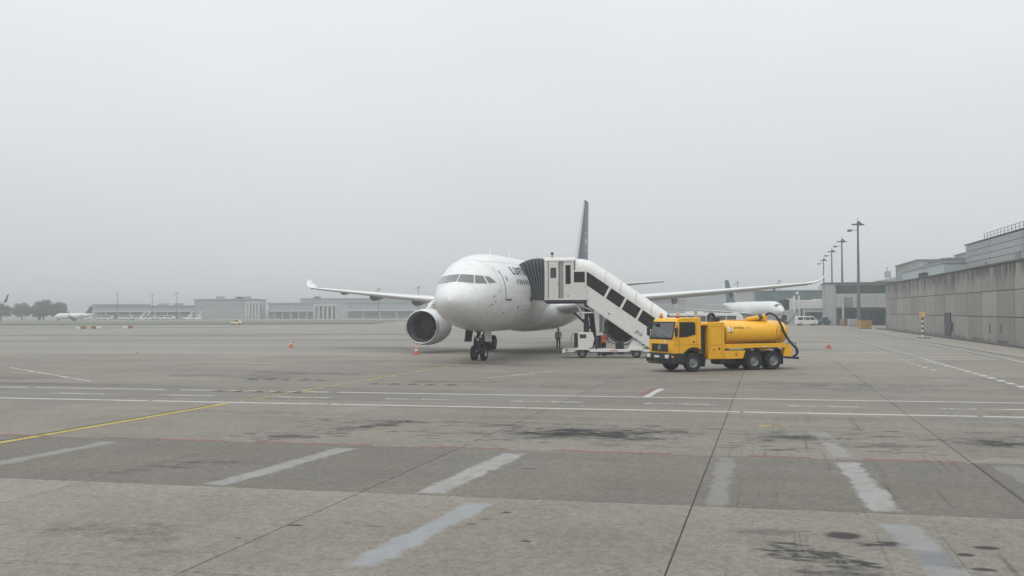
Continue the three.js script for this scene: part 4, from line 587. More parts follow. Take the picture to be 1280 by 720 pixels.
buildPerson({ lean: 0.10, rh: [-.22, 1.0, .34], re: [-.29, 1.12, .08], lh: [.22, 1.0, .34], le: [.29, 1.12, .08], rk: [-.11, .51, .04], lk: [.12, .50, .06], rf: [-.13, 0, -.02], lf: [.12, 0, .04], jacket: [.05, .03, .03], trousers: [.03, .033, .042] }, 'person in orange vest standing behind the white stairs truck chassis', null, mat(0.90, 0.13, 0.02, 0.8), [6.72, 0, -76.5], 2.5);

// ---------------------------------------------------------------- traffic cones
{
  const src = thing('traffic_cone', 'orange and white traffic cone out on the open apron beyond the left wingtip', 'traffic cone', [-20.82, 0, -97.9], 0, 'traffic cones round the airliner');
  const c = part('cone', lathe([[0.17, 0.04], [0.165, 0.06], [0.035, 0.72], [0.03, 0.75], [0.001, 0.75]], 24), M.conePlastic, src);
  for (const [a, b] of [[0.28, 0.42], [0.54, 0.66]]) part('white_band', lathe([[0.168 - (a - .05) * 0.19, a], [0.168 - (b - .05) * 0.19, b]], 24), M.white, c);
  part('base', rbox(0.46, 0.05, 0.46, 0, 0.026, 0, 0.02), M.conePlastic, src);
  copyOf(src, [-7.39, 0, -80.3], 0.4, 'orange and white traffic cone in front of the open jet engine');
  copyOf(src, [27.45, 0, -90.3], 0.8, 'orange and white traffic cone on the apron behind the yellow truck');
}
// ---------------------------------------------------------------- concrete wall along the right edge
function facing(o) {   // turns a thing modelled with its front on +z so that the front is on -z
  o.traverse(m => { if (!m.isMesh) return; let g = m.geometry.index ? m.geometry.toNonIndexed() : m.geometry.clone(); g.scale(1, 1, -1); for (const k of Object.keys(g.attributes)) { const a = g.attributes[k], n = a.itemSize, t = a.array; for (let i = 0; i < a.count; i += 3) for (let q = 0; q < n; q++) { const x = t[(i + 1) * n + q]; t[(i + 1) * n + q] = t[(i + 2) * n + q]; t[(i + 2) * n + q] = x; } } m.geometry = g; });
  return o;
}
const wallDir = V(19.28, 0, -87.62).normalize(), wallYaw = Math.atan2(-wallDir.z, wallDir.x), WA = V(45.35, 0, -92.26);
const wpt = (t, off = 0, y = 0) => V(WA.x + wallDir.x * t - wallDir.z * off, y, WA.z + wallDir.z * t + wallDir.x * off);   // t metres along, off metres to the right
{
  const Wl = thing('concrete_wall', 'tall stained precast concrete wall along the right edge of the apron', 'wall', wpt(0).toArray(), wallYaw);
  // local: x along the wall, z toward the apron (negative side faces right)
  const H = 7.65, x0 = -30.4, n = 18, pw = 6.68;
  const wt = dataTex(2048, 256, (x, y, o) => {
    const X = x * n * pw, Yh = y * H; const col = Math.floor(X / pw), row = Math.min(2, Math.floor(Yh / 2.55));
    let L = 0.29 * (0.86 + 0.28 * LAT[(col * 7 + row * 131) & 65535]) * (1 + 0.22 * (fbm(X * 0.5, Yh * 0.5, 4) - 0.5) + 0.10 * (rnd() - 0.5) + 0.16 * (fbm(X * 3.5 + 9, Yh * 0.25, 3) - 0.5));
    const run = fbm(X * 2.6 + 40, Yh * 0.12 + 3, 3), len = 0.5 + 2.6 * fbm(X * 0.7 + 90, 4.2, 3) + 0.8 * LAT[(col * 13 + 5) & 65535], dt = H - Yh;   // rain stains run down from the coping
    const a = sstep(len, len * 0.15, dt) * sstep(0.30, 0.62, run) * 0.85 + sstep(0.5, 0.0, dt) * 0.35; L *= 1 - Math.min(0.66, a * 0.9);
    const b = sstep(0.55, 0.1, Yh) * sstep(0.4, 0.6, fbm(X * 0.8 + 7, Yh * 2, 3)) * 0.5; L *= 1 - b;
    const w = fbm(X * 0.3 + 3, Yh * 0.6 + 50, 3); o[0] = L * (1.02 + 0.03 * w); o[1] = L; o[2] = L * (0.945 - 0.03 * w);
  }, { repeat: false });
  const wm = new THREE.MeshStandardMaterial({ map: wt, roughness: 0.92, bumpMap: concreteBump, bumpScale: 0.003 });
  for (let c = 0; c < n; c++) for (let r = 0; r < 3; r++) {
    const g = rbox(pw - 0.18, 2.55 - 0.06, 0.24, x0 + (c + 0.5) * pw, (r + 0.5) * 2.55, -0.12 + ((c * 5 + r * 3) % 4) * 0.004, 0.02, 1), uv = g.attributes.uv, p = g.attributes.position;
    for (let i = 0; i < uv.count; i++) uv.setXY(i, (p.getX(i) - x0) / (n * pw), p.getY(i) / H);
    part('panel', g, wm, Wl);
  }
  part('wall_core', box(n * pw, H - 0.1, 0.2, x0 + n * pw / 2, H / 2 - 0.05, -0.36), M.dark, Wl);
  part('coping', box(n * pw + 0.2, 0.14, 0.5, x0 + n * pw / 2, H + 0.07, -0.16), mat(0.12, 0.115, 0.105, 0.9), Wl);
  const dr = part('service_door', box(3.3, 2.75, 0.1, 34.2, 1.4, 0.05), mat(0.07, 0.075, 0.085, 0.6), Wl); part('door_frame', [box(0.12, 2.85, 0.14, 32.5, 1.42, 0.06), box(0.12, 2.85, 0.14, 35.9, 1.42, 0.06), box(3.52, 0.12, 0.14, 34.2, 2.84, 0.06)], M.dark, dr);
  part('wall_box', rbox(0.45, 1.0, 0.25, 31.6, 1.3, 0.13, 0.03), mat(0.08, 0.085, 0.09, .6), Wl);
  for (const [x, y] of [[8.2, 0.9], [12.7, 0.85]]) part('vent', box(0.5, 0.85, 0.06, x, y + 0.5, 0.03), mat(0.16, 0.155, 0.15, .8), Wl);
  const kerb = structure('kerb', box(n * pw, 0.12, 1.0, x0 + n * pw / 2, 0.06, 1.1), mat(0.10, 0.10, 0.095, 0.95)); kerb.position.copy(wpt(0)); kerb.rotation.y = wallYaw;
  const strip = structure('concrete_verge', box(n * pw, 0.03, 4.2, x0 + n * pw / 2, 0.0, 3.75), new THREE.MeshStandardMaterial({ map: farTex, color: lin(1.2, 1.2, 1.22), roughness: 0.9 })); strip.position.copy(wpt(0)); strip.rotation.y = wallYaw; facing(Wl); facing(kerb); facing(strip);
}
// striped marker post with a yellow box
{
  const p = thing('marker_post', 'red and white striped post with a yellow box by the wall door', 'post', [46.95, 0, -119.0]);
  part('pole', rod(V(0, 0, 0), V(0, 2.4, 0), 0.11, 0.11, 16), M.white, p); for (let k = 0; k < 4; k++) part('red_band', rod(V(0, 0.45 + k * 0.55, 0), V(0, 0.72 + k * 0.55, 0), 0.115, 0.115, 16, true), mat(.16, .04, .035, .6), p);
  const b = part('yellow_box', rbox(0.62, 0.62, 0.35, 0.02, 2.65, 0, 0.05), mat(.62, .42, .10, .5), p); part('lamp', new THREE.CylinderGeometry(0.1, 0.12, 0.22, 14).translate(0.02, 3.06, 0), M.amber, b); part('box_face', box(0.26, 0.3, 0.02, 0.02, 2.66, 0.18), M.cream, b);
  part('foot', new THREE.CylinderGeometry(0.75, 0.8, 0.1, 24).translate(0.1, 0.05, 0), M.dark, p);
}

// ---------------------------------------------------------------- terminal buildings behind the wall
function onWall(name, label, cat, t, off) { const p = wpt(t, off); return thing(name, label, cat, [p.x, 0, p.z], wallYaw); }
const clad = (r, g, b) => mat(r, g, b, 0.5, { map: grimeTex });
{ // grey clad hall with a roof railing
  const b = onWall('terminal_hall', 'grey metal clad terminal hall with a roof railing above the concrete wall', 'building', 0, 12.5);
  const x0 = -20, x1 = 87, H = 14.0, m = [clad(.40, .415, .425), clad(.35, .365, .375)];
  part('core', box(x1 - x0 - 0.4, H - 0.2, 29, (x0 + x1) / 2, H / 2, -14.9), M.dark, b);
  for (let c = 0; c < 6; c++) for (let r = 0; r < 8; r++) { const w = (x1 - x0) / 6; part('cladding_panel', box(w - 0.08, 0.86, 0.1, x0 + (c + .5) * w, 6.9 + r * 0.925, -0.1 + (r % 2) * .03), m[(c + r * 2) % 2], b); }
  for (let r = 0; r < 8; r++) part('cladding_panel', box(0.1, 0.86, 29, x1 - 0.1 + (r % 2) * .03, 6.9 + r * 0.925, -14.7), m[r % 2], b);
  part('lower_wall', box(x1 - x0, 6.3, 0.15, (x0 + x1) / 2, 3.2, -0.12), m[0], b); part('roof_edge', box(x1 - x0 + .3, 0.22, 0.5, (x0 + x1) / 2, H + 0.05, -0.1), M.dark, b);
  const rl = part('railing', [box(x1 - x0 - 12, 0.06, 0.06, (x0 + x1 - 12) / 2, H + 1.1, -0.3), box(x1 - x0 - 12, 0.05, 0.05, (x0 + x1 - 12) / 2, H + 0.65, -0.3)], M.pipe, b);
  for (let x = x0; x < x1 - 11.8; x += 2.1) part('railing_post', box(0.07, 1.15, 0.07, x, H + 0.6, -0.3), M.pipe, b);
  for (const [x, w, y0, y1] of [[72.5, 1.2, 8.0, 10.6], [53.5, 2.6, 8.6, 11.2], [40, 0.6, 9.4, 10.4], [20, 2.4, 8.6, 11.2]]) { const q = part('window', box(w, y1 - y0, 0.08, x, (y0 + y1) / 2, 0.0), mat(.12, .13, .14, .3), b); part('window_frame', [box(w + .2, .1, .12, x, y1, .02), box(w + .2, .1, .12, x, y0, .02)], M.grey, q); }
  facing(b);
}
{ // pale annexe with plant on its roof
  const b = onWall('terminal_annexe', 'low pale blue annexe with rooftop plant beyond the grey hall', 'building', 0, 9);
  part('wall', box(46, 11.2, 14, 111, 5.6, -7.2), clad(.45, .52, .53), b); part('roof', box(46.4, 0.25, 14.4, 111, 11.3, -7.2), M.grey, b);
  const bay = part('bay_window', box(4.6, 2.0, 0.9, 106, 9.0, 0.1), M.tealGlass, b); part('bay_frame', [box(4.9, .16, 1.1, 106, 10.05, .15), box(4.9, .14, 1.1, 106, 7.95, .15), ...[-2.3, -.8, .8, 2.3].map(x => box(.14, 2.1, 1.0, 106 + x, 9, .16))], M.dark, bay);
  for (const [x, w, h] of [[96, 3.4, 1.0], [101, 2, 1.2], [113, 3.0, 1.4], [118, 5, .8]]) part('roof_unit', rbox(w, h, 3, x, 11.4 + h / 2, -3.5, .1), mat(.16, .17, .175, .7), b);
  part('upper_storey', box(60, 4.6, 16, 122, 13.2, -22), clad(.40, .415, .42), b); part('upper_roof', prism([[-8.5, 15.5], [8.5, 15.5], [4, 17.2], [-4, 17.2]], 60).rotateY(Math.PI / 2).translate(122, 0, -22), clad(.42, .435, .44), b); facing(b);
}
{ // ribbed grey stair tower block
  const b = onWall('stair_block', 'light grey ribbed block standing between annexe and terminal end', 'building', 0, 9.5);
  part('wall', box(30, 13.2, 22, 138, 6.6, -12), clad(.43, .44, .44), b); part('roof', [box(30.4, .3, 22.4, 138, 13.3, -12)], mat(.20, .21, .21, .6), b);
  for (let k = 0; k < 16; k++) part('rib', box(.16, 5.5, .18, 123.8 + k * 1.9, 10.4, -.96), clad(.36, .37, .37), b); part('corner_trim', box(.3, 13.2, .3, 123, 6.6, -1), M.grey, b); facing(b);
}
{
  const b = onWall('gabled_hall', 'far pale gabled hall rising over the end of the wall', 'building', 0, 8);
  part('wall', box(50, 10.4, 26, 196, 5.2, -14), clad(.44, .45, .45), b); part('roof', prism([[-13.6, 10.4], [13.6, 10.4], [6, 12.4], [-2, 12.9]], 50.6).rotateY(Math.PI / 2).translate(196, 0, -14), clad(.47, .475, .475), b); part('roof_vent', [box(1.4, 1.6, 1.4, 178, 12.2, -4), rod(V(179, 12, -4), V(179, 14.2, -4), .1)], M.grey, b); facing(b);
}
{ // terminal end facing the apron, glazed band
  const b = thing('terminal_end', 'terminal end with a dark green window band behind the lamp masts', 'building', [74.6, 0, -226], -13.8 * D2R); b.scale.setScalar(1.125);
  const w = 11.4, xs = -5.5;
  part('core', box(w + 12, 8.0, 12, xs + w / 2 + 6, 4.02, -6.3), M.grey, b); part('roof', box(w + 12.6, 0.22, 13, xs + w / 2 + 6, 8.15, -6.1), mat(.16, .165, .165, .6), b); part('fascia', box(w, 0.32, 0.2, xs + w / 2, 7.86, -0.1), clad(.40, .41, .41), b);
  for (let k = 0; k < 7; k++) { const gx = xs + 2.2 + k * 1.3; part('window', box(1.22, 1.5, 0.08, gx + .6, 6.92, -0.05), mat(.05 + .02 * (k % 3), .095 + .02 * ((k * 5) % 3), .10, .12), b); part('mullion', box(.07, 1.55, .14, gx, 6.92, .0), M.dark, b); }
  part('window_rail', [box(9.2, .09, .14, xs + 6.8, 6.5, .02), box(9.2, .09, .14, xs + 6.8, 7.15, .02)], M.dark, b);
  for (let k = 0; k < 6; k++) for (let r = 0; r < 3; r++) part('cladding_panel', box(w / 6 - .03, .88, .12, xs + (k + .5) * w / 6, 3.82 + r * .91, -0.06 + ((k + r) % 2) * .012), clad(.44 + .03 * ((k * 7 + r * 3) % 3 / 2), .45 + .03 * ((k * 7 + r * 3) % 3 / 2), .445), b);
  part('corner_column', box(1.9, 8, .3, xs + .95, 4.0, .02), clad(.40, .41, .41), b); part('column', box(.4, 5.6, .5, xs + 3.2, 2.8, .3), clad(.46, .47, .47), b);
  part('recess', box(w - 2.2, 3.3, .1, xs + w / 2 + 1.1, 1.68, -.02), mat(.03, .045, .055, .3), b);
  for (let k = 0; k < 6; k++) part('ground_window', box(1.1, 2.5, .06, xs + 4.6 + k * 1.25, 1.55, .05), mat(.02 + .012 * (k % 2), .034 + .01 * (k % 3), .045, .15), b);
  part('doorway', box(1.5, 1.9, .08, xs + 4.3, 4.4, .03), mat(.22, .23, .23, .5), b);
}
{ // farther gate building with teal glazing
  const b = thing('gate_building', 'long gate building with pale teal glazing above the jet bridge', 'building', [78, 0, -291]);
  part('core', box(36, 8.6, 20, 7, 4.35, -10.1), clad(.42, .43, .43), b); part('roof', box(36.5, .3, 20.6, 7, 8.85, -10), clad(.48, .485, .485), b);
  for (let k = 0; k < 15; k++) part('window', box(1.22, 2.75, .08, -9.3 + k * 1.28, 7.2, 0), mat(.12 + .05 * LAT[k * 3], .165 + .06 * LAT[k * 3], .165 + .055 * LAT[k * 3], .12), b);
  part('sill', [box(19.6, .2, .2, -.4, 5.72, .02), box(19.6, .12, .2, -.4, 8.62, .02)], mat(.12, .14, .14, .5), b);
  for (let k = 0; k < 3; k++) part('window', box(.9, 2.6, .08, 10.4 + k * 1.0, 8.0 - 1, .02), mat(.07, .11, .115, .12), b);
  part('tower', box(5.2, 10.2, 6, 12.2, 5.1, -1.2 - 2), clad(.46, .465, .465), b);
}
{ // jet bridge
  const b = thing('jet_bridge', 'white telescopic jet bridge reaching the parked airliner beside the gate', 'jet bridge', [0, 0, -250]);
  part('tunnel', [rbox(6.6, 2.1, 2.6, 70.6, 4.62, 0, .1), rbox(5.2, 2.35, 2.9, 75.2, 4.7, 0, .1)], M.white, b); part('tunnel_base', [box(6.6, .3, 2.4, 70.6, 3.45, 0), box(5.2, .3, 2.6, 75.2, 3.4, 0)], M.grey, b);
  part('rotunda', new THREE.CylinderGeometry(1.4, 1.4, 3.2, 24).translate(78.6, 4.6, 0), M.grey, b); part('rotunda_column', rod(V(78.6, 0, 0), V(78.6, 3.1, 0), .5, .5, 16), M.grey, b);
  part('cab', rbox(1.7, 2.7, 3, 67.0, 4.7, .1, .1), M.cream, b); for (let k = 0; k < 7; k++) part('hood_pleat', box(.24, 2.6 - .12 * (k % 2), 2.9 - .2 * (k % 2), 66.05 - k * .24, 4.6 - k * .03, .3), M.rubberGrey, b);
  for (const x of [67.4, 68.6]) part('lift_leg', box(.35, 6.6, .4, x, 3.4, 1.5), M.white, b); part('floodlight', new THREE.SphereGeometry(.35, 14, 10).translate(68.2, 7.3, 1.5), M.lens, b);
  part('bogie', [box(2.4, .4, 3, 69.6, .75, 0), box(.3, 2.6, .3, 69.6, 2, 0)], M.dark, b); for (const z of [1.2, -1.2]) part('wheel', new THREE.CylinderGeometry(.5, .5, .35, 20).rotateX(Math.PI / 2).translate(69.6, .5, z), M.tyre, b);
  part('service_stairs', [prism([[65.8, .3], [66.2, .3], [68.4, 3.3], [68.0, 3.3]], .9, 1.2)], M.silver, b);
}
// plant and ducts under the jet bridge
single('ground_power_unit', [rbox(5.4, 1.9, 1.8, 0, 1.9, 0, .1), box(.3, 1.2, .3, -2, .55, 0), box(.3, 1.2, .3, 2, .55, 0)], mat(.045, .07, .08, .4), 'dark glazed gate shelter under the jet bridge', 'shelter', [72.2, 0, -246]);

// ---------------------------------------------------------------- lamp masts
{
  const src = thing('lamp_mast', 'tall grey floodlight mast nearest the end of the concrete wall', 'lamp mast', [65.85, 0, -197.5], 0.2, 'floodlight masts along the terminal');
  const H = 19.6; part('pole', rod(V(0, 0, 0), V(0, H, 0), 0.36, 0.16, 14), mat(.13, .145, .15, .5), src); part('base', [new THREE.CylinderGeometry(.55, .6, .5, 16).translate(0, .25, 0)], M.grey, src);
  const c = part('crown', [new THREE.TorusGeometry(.75, .06, 8, 24).rotateX(Math.PI / 2).translate(0, H, 0), box(2.4, .1, .1, 0, H, 0), box(.12, .12, 2.0, 0, H, 0), rod(V(0, H, 0), V(0, H + 1.2, 0), .05), prism([[-.25, H], [.7, H - .25], [1.0, H - .1], [.1, H + .6]], .5)], M.darkMetal, src);
  for (const [x, z] of [[-1.0, 0], [-.55, .4], [.85, .3], [.4, -.6], [-.25, .7]]) part('floodlight', rbox(.5, .22, .4, x, H - .12, z, .05), mat(.12, .125, .13, .5), c);
  part('lower_arm', box(1.9, .1, .1, -.9, H - 1.15, 0), M.darkMetal, src); part('lower_lamp', rbox(.75, .42, .5, -1.75, H - 1.25, 0, .08), mat(.10, .105, .11, .5), src);
  copyOf(src, [78.5, 0, -247], 0.2, 'tall grey floodlight mast second from the end of the concrete wall'); copyOf(src, [89.3, 0, -290], 0.2, 'tall grey floodlight mast third from the end of the concrete wall'); copyOf(src, [102, 0, -340], 0.2, 'tall grey floodlight mast farthest from the end of the concrete wall');
  const lm = (x, d, h, label) => { const c2 = copyOf(src, [x, 0, -d], 0.5, label); c2.scale.setScalar(h / 20.5); c2.userData.group = 'thin far masts in the haze'; };
  for (const [x, d, h] of [[-189.7, 500, 13], [-173, 500, 12.6], [-161.2, 500, 13.3]]) lm(x, d, h, 'thin hazy lamp mast in front of the long low far terminal');
  for (const [x, d, h] of [[-57.8, 450, 13.8], [-40.5, 450, 14.4]]) lm(x, d, h, 'thin hazy lamp mast seen over the far wing of the airliner');
  for (const [x, d, h] of [[97.6, 450, 16], [115.7, 450, 16.6]]) lm(x, d, h, 'thin hazy lamp mast seen over the wing beside the stairs');
}

// ---------------------------------------------------------------- airfield vehicles
function carBody(P, W, body, o, winOutline, bevel = .06) { const b = part('body', prism(P, W, -W / 2, bevel), body, o); for (const z of [W / 2 + .004, -W / 2 - .004]) for (const q of winOutline) part('window', prism(q, .02, z - .01), M.glass, b); return b; }
function wheelsAt(o, xs, W, R) { const g = wheelGeos(R, .22, R * .58); for (const x of xs) for (const z of [W / 2 - .1, -W / 2 + .1]) addWheel(o, g, x, R, z, z < 0, M.pipe); }
const vanP = [[-2.2, .35], [-2.25, .9], [-2.0, 1.15], [-1.35, 1.9], [-1.0, 1.98], [2.1, 1.96], [2.2, 1.8], [2.22, .35]];
{ const v = thing('white_van', 'white van with dark rear wheel parked beneath the jet bridge', 'van', [62.5, 0, -221], Math.PI); carBody(vanP, 1.9, M.white, v, [[[-1.75, 1.22], [-1.25, 1.78], [-.55, 1.78], [-.55, 1.22]], [[-.4, 1.22], [-.4, 1.78], [.8, 1.78], [.8, 1.22]], [[.95, 1.22], [.95, 1.78], [1.95, 1.78], [1.95, 1.22]]]); wheelsAt(v, [-1.4, 1.4], 1.9, .36); part('orange_sticker', box(.3, .5, .012, -.5, 1.5, .965), M.ochre, v); part('orange_sticker', box(.3, .5, .012, .48, 1.5, -.965), M.ochre, v); }
{ const v = thing('red_car', 'dark red service car parked beside the white van', 'car', [59.3, 0, -231], Math.PI + .2); carBody([[-1.9, .35], [-1.95, .8], [-1.0, .95], [-.5, 1.5], [.9, 1.55], [1.7, 1.0], [1.9, .8], [1.9, .35]], 1.75, mat(.16, .03, .035, .35), v, [[[-.85, .98], [-.45, 1.42], [.2, 1.44], [.2, .98]], [[.3, .98], [.3, 1.44], [.85, 1.46], [1.4, 1.0]]]); wheelsAt(v, [-1.2, 1.2], 1.75, .32); }
{ const v = thing('pushback_tug', 'dark blue tow tug parked at the terminal corner', 'tug', [67.6, 0, -226], .1); carBody([[-1.4, .35], [-1.4, 1.0], [-.4, 1.05], [-.3, 1.75], [.8, 1.75], [.9, 1.05], [1.4, 1.0], [1.4, .35]], 1.6, mat(.05, .085, .11, .4), v, [[[-.2, 1.08], [-.15, 1.6], [.7, 1.6], [.75, 1.08]]]); wheelsAt(v, [-.9, .9], 1.6, .36); part('roof_light', rbox(.3, .3, .3, .1, 1.95, .3, .08), M.lens, v); part('headlight', new THREE.CylinderGeometry(.14, .14, .06, 16).rotateZ(Math.PI / 2).translate(-1.42, .8, .5), M.lens, v); }
function container(name, label, m, pos, turn, w = 2.0) { const c = thing(name, label, 'cargo container', pos, turn); part('shell', prism([[-w / 2, .12], [-w / 2, 1.45], [w / 2 - .0, 1.45], [w / 2, .55], [w / 2 - .4, .12]], 1.5, -.75, .04), m, c); part('frame', [box(w, .08, 1.54, 0, .1, 0), box(.07, 1.3, .07, -w / 2 + .04, .75, .76), box(.07, .9, .07, w / 2 - .06, 1.0, .76), box(w, .06, .06, 0, 1.46, .74)], M.silver, c); part('curtain', box(w * .7, .8, .02, -.1, .85, .762), m, c); part('base', box(w * .9, .12, 1.3, -.1, .03 + .03, 0), M.black, c); return c; }
container('ochre_cargo_container', 'ochre yellow cargo container at the foot of the near lamp mast', M.ochre, [61.25, 0, -180.7], .1); container('grey_cargo_container', 'light grey cargo container beside the lamp mast', mat(.42, .43, .43, .5, { map: grimeTex }), [69.4, 0, -211], .05, 2.2); container('brown_cargo_container', 'small brown cargo container under the terminal corner', mat(.26, .17, .10, .6), [69.6, 0, -218], .3, 1.3);
single('dark_cargo_container', [prism([[-.8, .1], [-.8, 1.5], [.8, 1.5], [.8, .6], [.5, .1]], 1.5, -.75, .04), box(1.4, .1, 1.4, 0, .06, 0)], M.dark, 'dark grey cargo container between brown and light grey ones', 'cargo container', [71.0, 0, -216], .1);
{ // apron bus
  const v = thing('apron_bus', 'white apron bus with large windows half hidden behind the yellow tank', 'bus', [28.2, 0, -152], -.25);
  part('body', prism([[-5.6, .3], [-5.6, 2.5], [-5.3, 2.85], [4.8, 2.85], [5.3, 2.5], [5.75, 1.5], [5.7, .3]], 2.6, -1.3, .08), M.white, v);
  for (let k = 0; k < 7; k++) part('window', rbox(1.32, 1.15, .02, -4.7 + k * 1.42, 1.95, 1.305, .008), mat(.10, .115, .12, .1), v); part('windscreen', prism([[5.36, 2.45], [5.74, 1.5], [5.78, 1.5], [5.40, 2.45]], 2.3), M.glass, v); wheelsAt(v, [-3.4, 3.6], 2.6, .45); part('roof_unit', rbox(2.6, .3, 1.6, -1.5, 2.98, 0, .1), M.cream, v);
}
{ const v = thing('yellow_service_car', 'small yellow and white airfield car out on the far taxiway', 'car', [-72.7, 0, -274], .05); carBody([[-1.3, .3], [-1.3, .8], [-.7, .9], [-.4, 1.3], [.7, 1.32], [1.2, .85], [1.3, .8], [1.3, .3]], 1.6, mat(.80, .66, .42, .4), v, [[[-.6, .9], [-.33, 1.24], [.62, 1.24], [1.0, .9]]]); wheelsAt(v, [-.8, .8], 1.6, .28); part('light_bar', rbox(.3, .12, 1, .1, 1.4, 0, .04), M.amber, v); part('headlight', rbox(.05, .14, .3, -1.31, .65, .5, .02), M.lens, v); }
{ // barrier blocks on the far taxiway edge
  const mk = thing('barrier_block', 'white and red barrier block on the far taxiway edge', 'barrier', [-89.6, 0, -216.4], 0, 'barrier blocks on the taxiway edge'); part('red_end', rbox(1.0, .55, .5, .4, .28, 0, .06), mat(.30, .12, .07, .7), mk); part('white_end', rbox(1.0, .4, .5, -.6, .21, 0, .06), M.white, mk);
  copyOf(mk, [-86.6, 0, -216.4], Math.PI); copyOf(mk, [-81.2, 0, -220], 0.4);
}

// ---------------------------------------------------------------- farther aircraft (simpler, still with their parts)
function smallJet(label, pos, turn, L, R, tail, opt = {}) {
  const o = thing('parked_airliner', label, 'airplane', pos, turn), c = R * 1.0 + (opt.clear ?? R * .55);
  const P = [[0, .02, -.25], [.02, .35, -.2], [.05, .62, -.12], [.09, .85, -.05], [.14, .98, 0], [.2, 1, 0], [.62, 1, 0], [.75, .86, .12], [.87, .55, .4], [.96, .25, .65], [1, .06, .75]];
  part('fuselage', loft(P.map(([t, k, y]) => { const r = []; for (let j = 0; j < 32; j++) { const a = j / 32 * Math.PI * 2; r.push(V(R * k * Math.cos(a), c + R * y + R * k * Math.sin(a), -t * L)); } return r; }), { cap0: true, cap1: true }), M.planeWhite, o);
  const sp = opt.span ?? L * .46;
  for (const sd of [1, -1]) {
    part('wing', loft([[.36 * L, R * .6, c - R * .55, L * .17, R * .35], [.48 * L, sp * .45, c - R * .2, L * .10, R * .2], [.58 * L, sp, c + R * .25, L * .035, R * .07]].map(([s, a, y, ch, t]) => airfoil(ch, t, s, a * sd, y, .03)), { cap0: true, cap1: true }), M.wingGrey, o);
    part('winglet', loft([[.58 * L, sp, c + R * .25, L * .035], [.605 * L, sp + .5, c + R * .25 + (opt.wl ?? 1.9), L * .018]].map(([s, a, y, ch]) => airfoil(ch, .08, s, 0, 0).map(p => V(sd * (a - p.y), y, p.z))), { cap1: true }), opt.wlMat ?? M.planeWhite, o);
    const th = opt.tTail ? c + R * 3.1 : c + R * .5; part('tailplane', loft([[.86 * L, .1, th, L * .085, R * .14], [.93 * L, L * .155, th + R * .2, L * .035, R * .05]].map(([s, a, y, ch, t]) => airfoil(ch, t, s, a * sd, y)), { cap0: true, cap1: true }), opt.tTail ? tail : M.wingGrey, o);
    const ex = opt.tTail ? R * 1.6 : sp * .33, es = opt.tTail ? .68 * L : .34 * L, ey = opt.tTail ? c + R * .3 : c - R * 1.0; part('engine', lathe([[R * .40, 0], [R * .47, .1], [R * .5, .9], [R * .4, L * .07], [R * .3, L * .085], [R * .001, L * .06]], 24).rotateX(-Math.PI / 2).translate(sd * ex, ey, -es), M.white, o); part('engine_inlet', new THREE.CircleGeometry(R * .40, 24).translate(sd * ex, ey, -es - .12), M.black, o); part('pylon', box(opt.tTail ? R : .25, opt.tTail ? .25 : R * .5, L * .06, sd * (opt.tTail ? R * 1.2 : ex), opt.tTail ? c + R * .3 : c - R * .55, -es - L * .05), M.white, o);
    part('main_gear', [rod(V(sd * R * 1.1, .4, -.5 * L), V(sd * R * 1.0, c - R * .5, -.5 * L), .14), new THREE.CylinderGeometry(.5, .5, .7, 20).rotateZ(Math.PI / 2).translate(sd * R * 1.1, .5, -.5 * L)], M.dark, o);
  }
  part('fin', loft([[.76 * L, c + R * .8, L * .20, R * .3], [.80 * L, c + R * 1.4, L * .145, R * .24], [.90 * L, c + R * (opt.tTail ? 3.1 : 3.9), L * .07, R * .12]].map(([s, y, ch, t]) => airfoil(ch, t, s, 0, 0).map(p => V(p.y, y, p.z))), { cap0: true, cap1: true }), tail, o);
  part('nose_gear', [rod(V(0, .3, -.11 * L), V(0, c - R * .7, -.11 * L), .1), new THREE.CylinderGeometry(.38, .38, .5, 20).rotateZ(Math.PI / 2).translate(0, .38, -.11 * L)], M.dark, o);
  part('cockpit_windows', loft([[.045, 1.02], [.07, 1.02]].map(([t, k]) => { const r = []; for (let j = 4; j <= 12; j++) { const a = j / 16 * Math.PI; r.push(V(R * (.56 + (t - .045) * 8) * k * Math.cos(a) * 1.05, c + R * (-.14 + (.55 + (t - .045) * 9) * k * Math.sin(a) + .02), -t * L + .02)); } return r; }), { closed: false }), M.glass, o);
  return o;
}
smallJet('white airliner with a teal tail parked nose in at the jet bridge', [61.5, 0, -236], 11.5 * D2R, 34, 1.95, mat(.06, .13, .17, .4), { span: 18, clear: 1.5 });
smallJet('airliner whose dark winglet pokes out over the open field', [-168.4, 0, -274], 0, 44, 2.8, M.navy, { span: 22, wlMat: M.dark, wl: 2.2, clear: 3.0 });
smallJet('small hazy white jet with a dark raised tailplane by the trees', [-194.3, 0, -441], -Math.PI / 2, 17, 1.25, mat(.05, .07, .08, .5), { tTail: true, span: 9, clear: .7 });
smallJet('far white airliner parked before the hazy terminal near the jet engine', [-36, 0, -431], -Math.PI / 2, 27, 1.3, mat(.05, .06, .12, .5), { span: 11, clear: .8 });

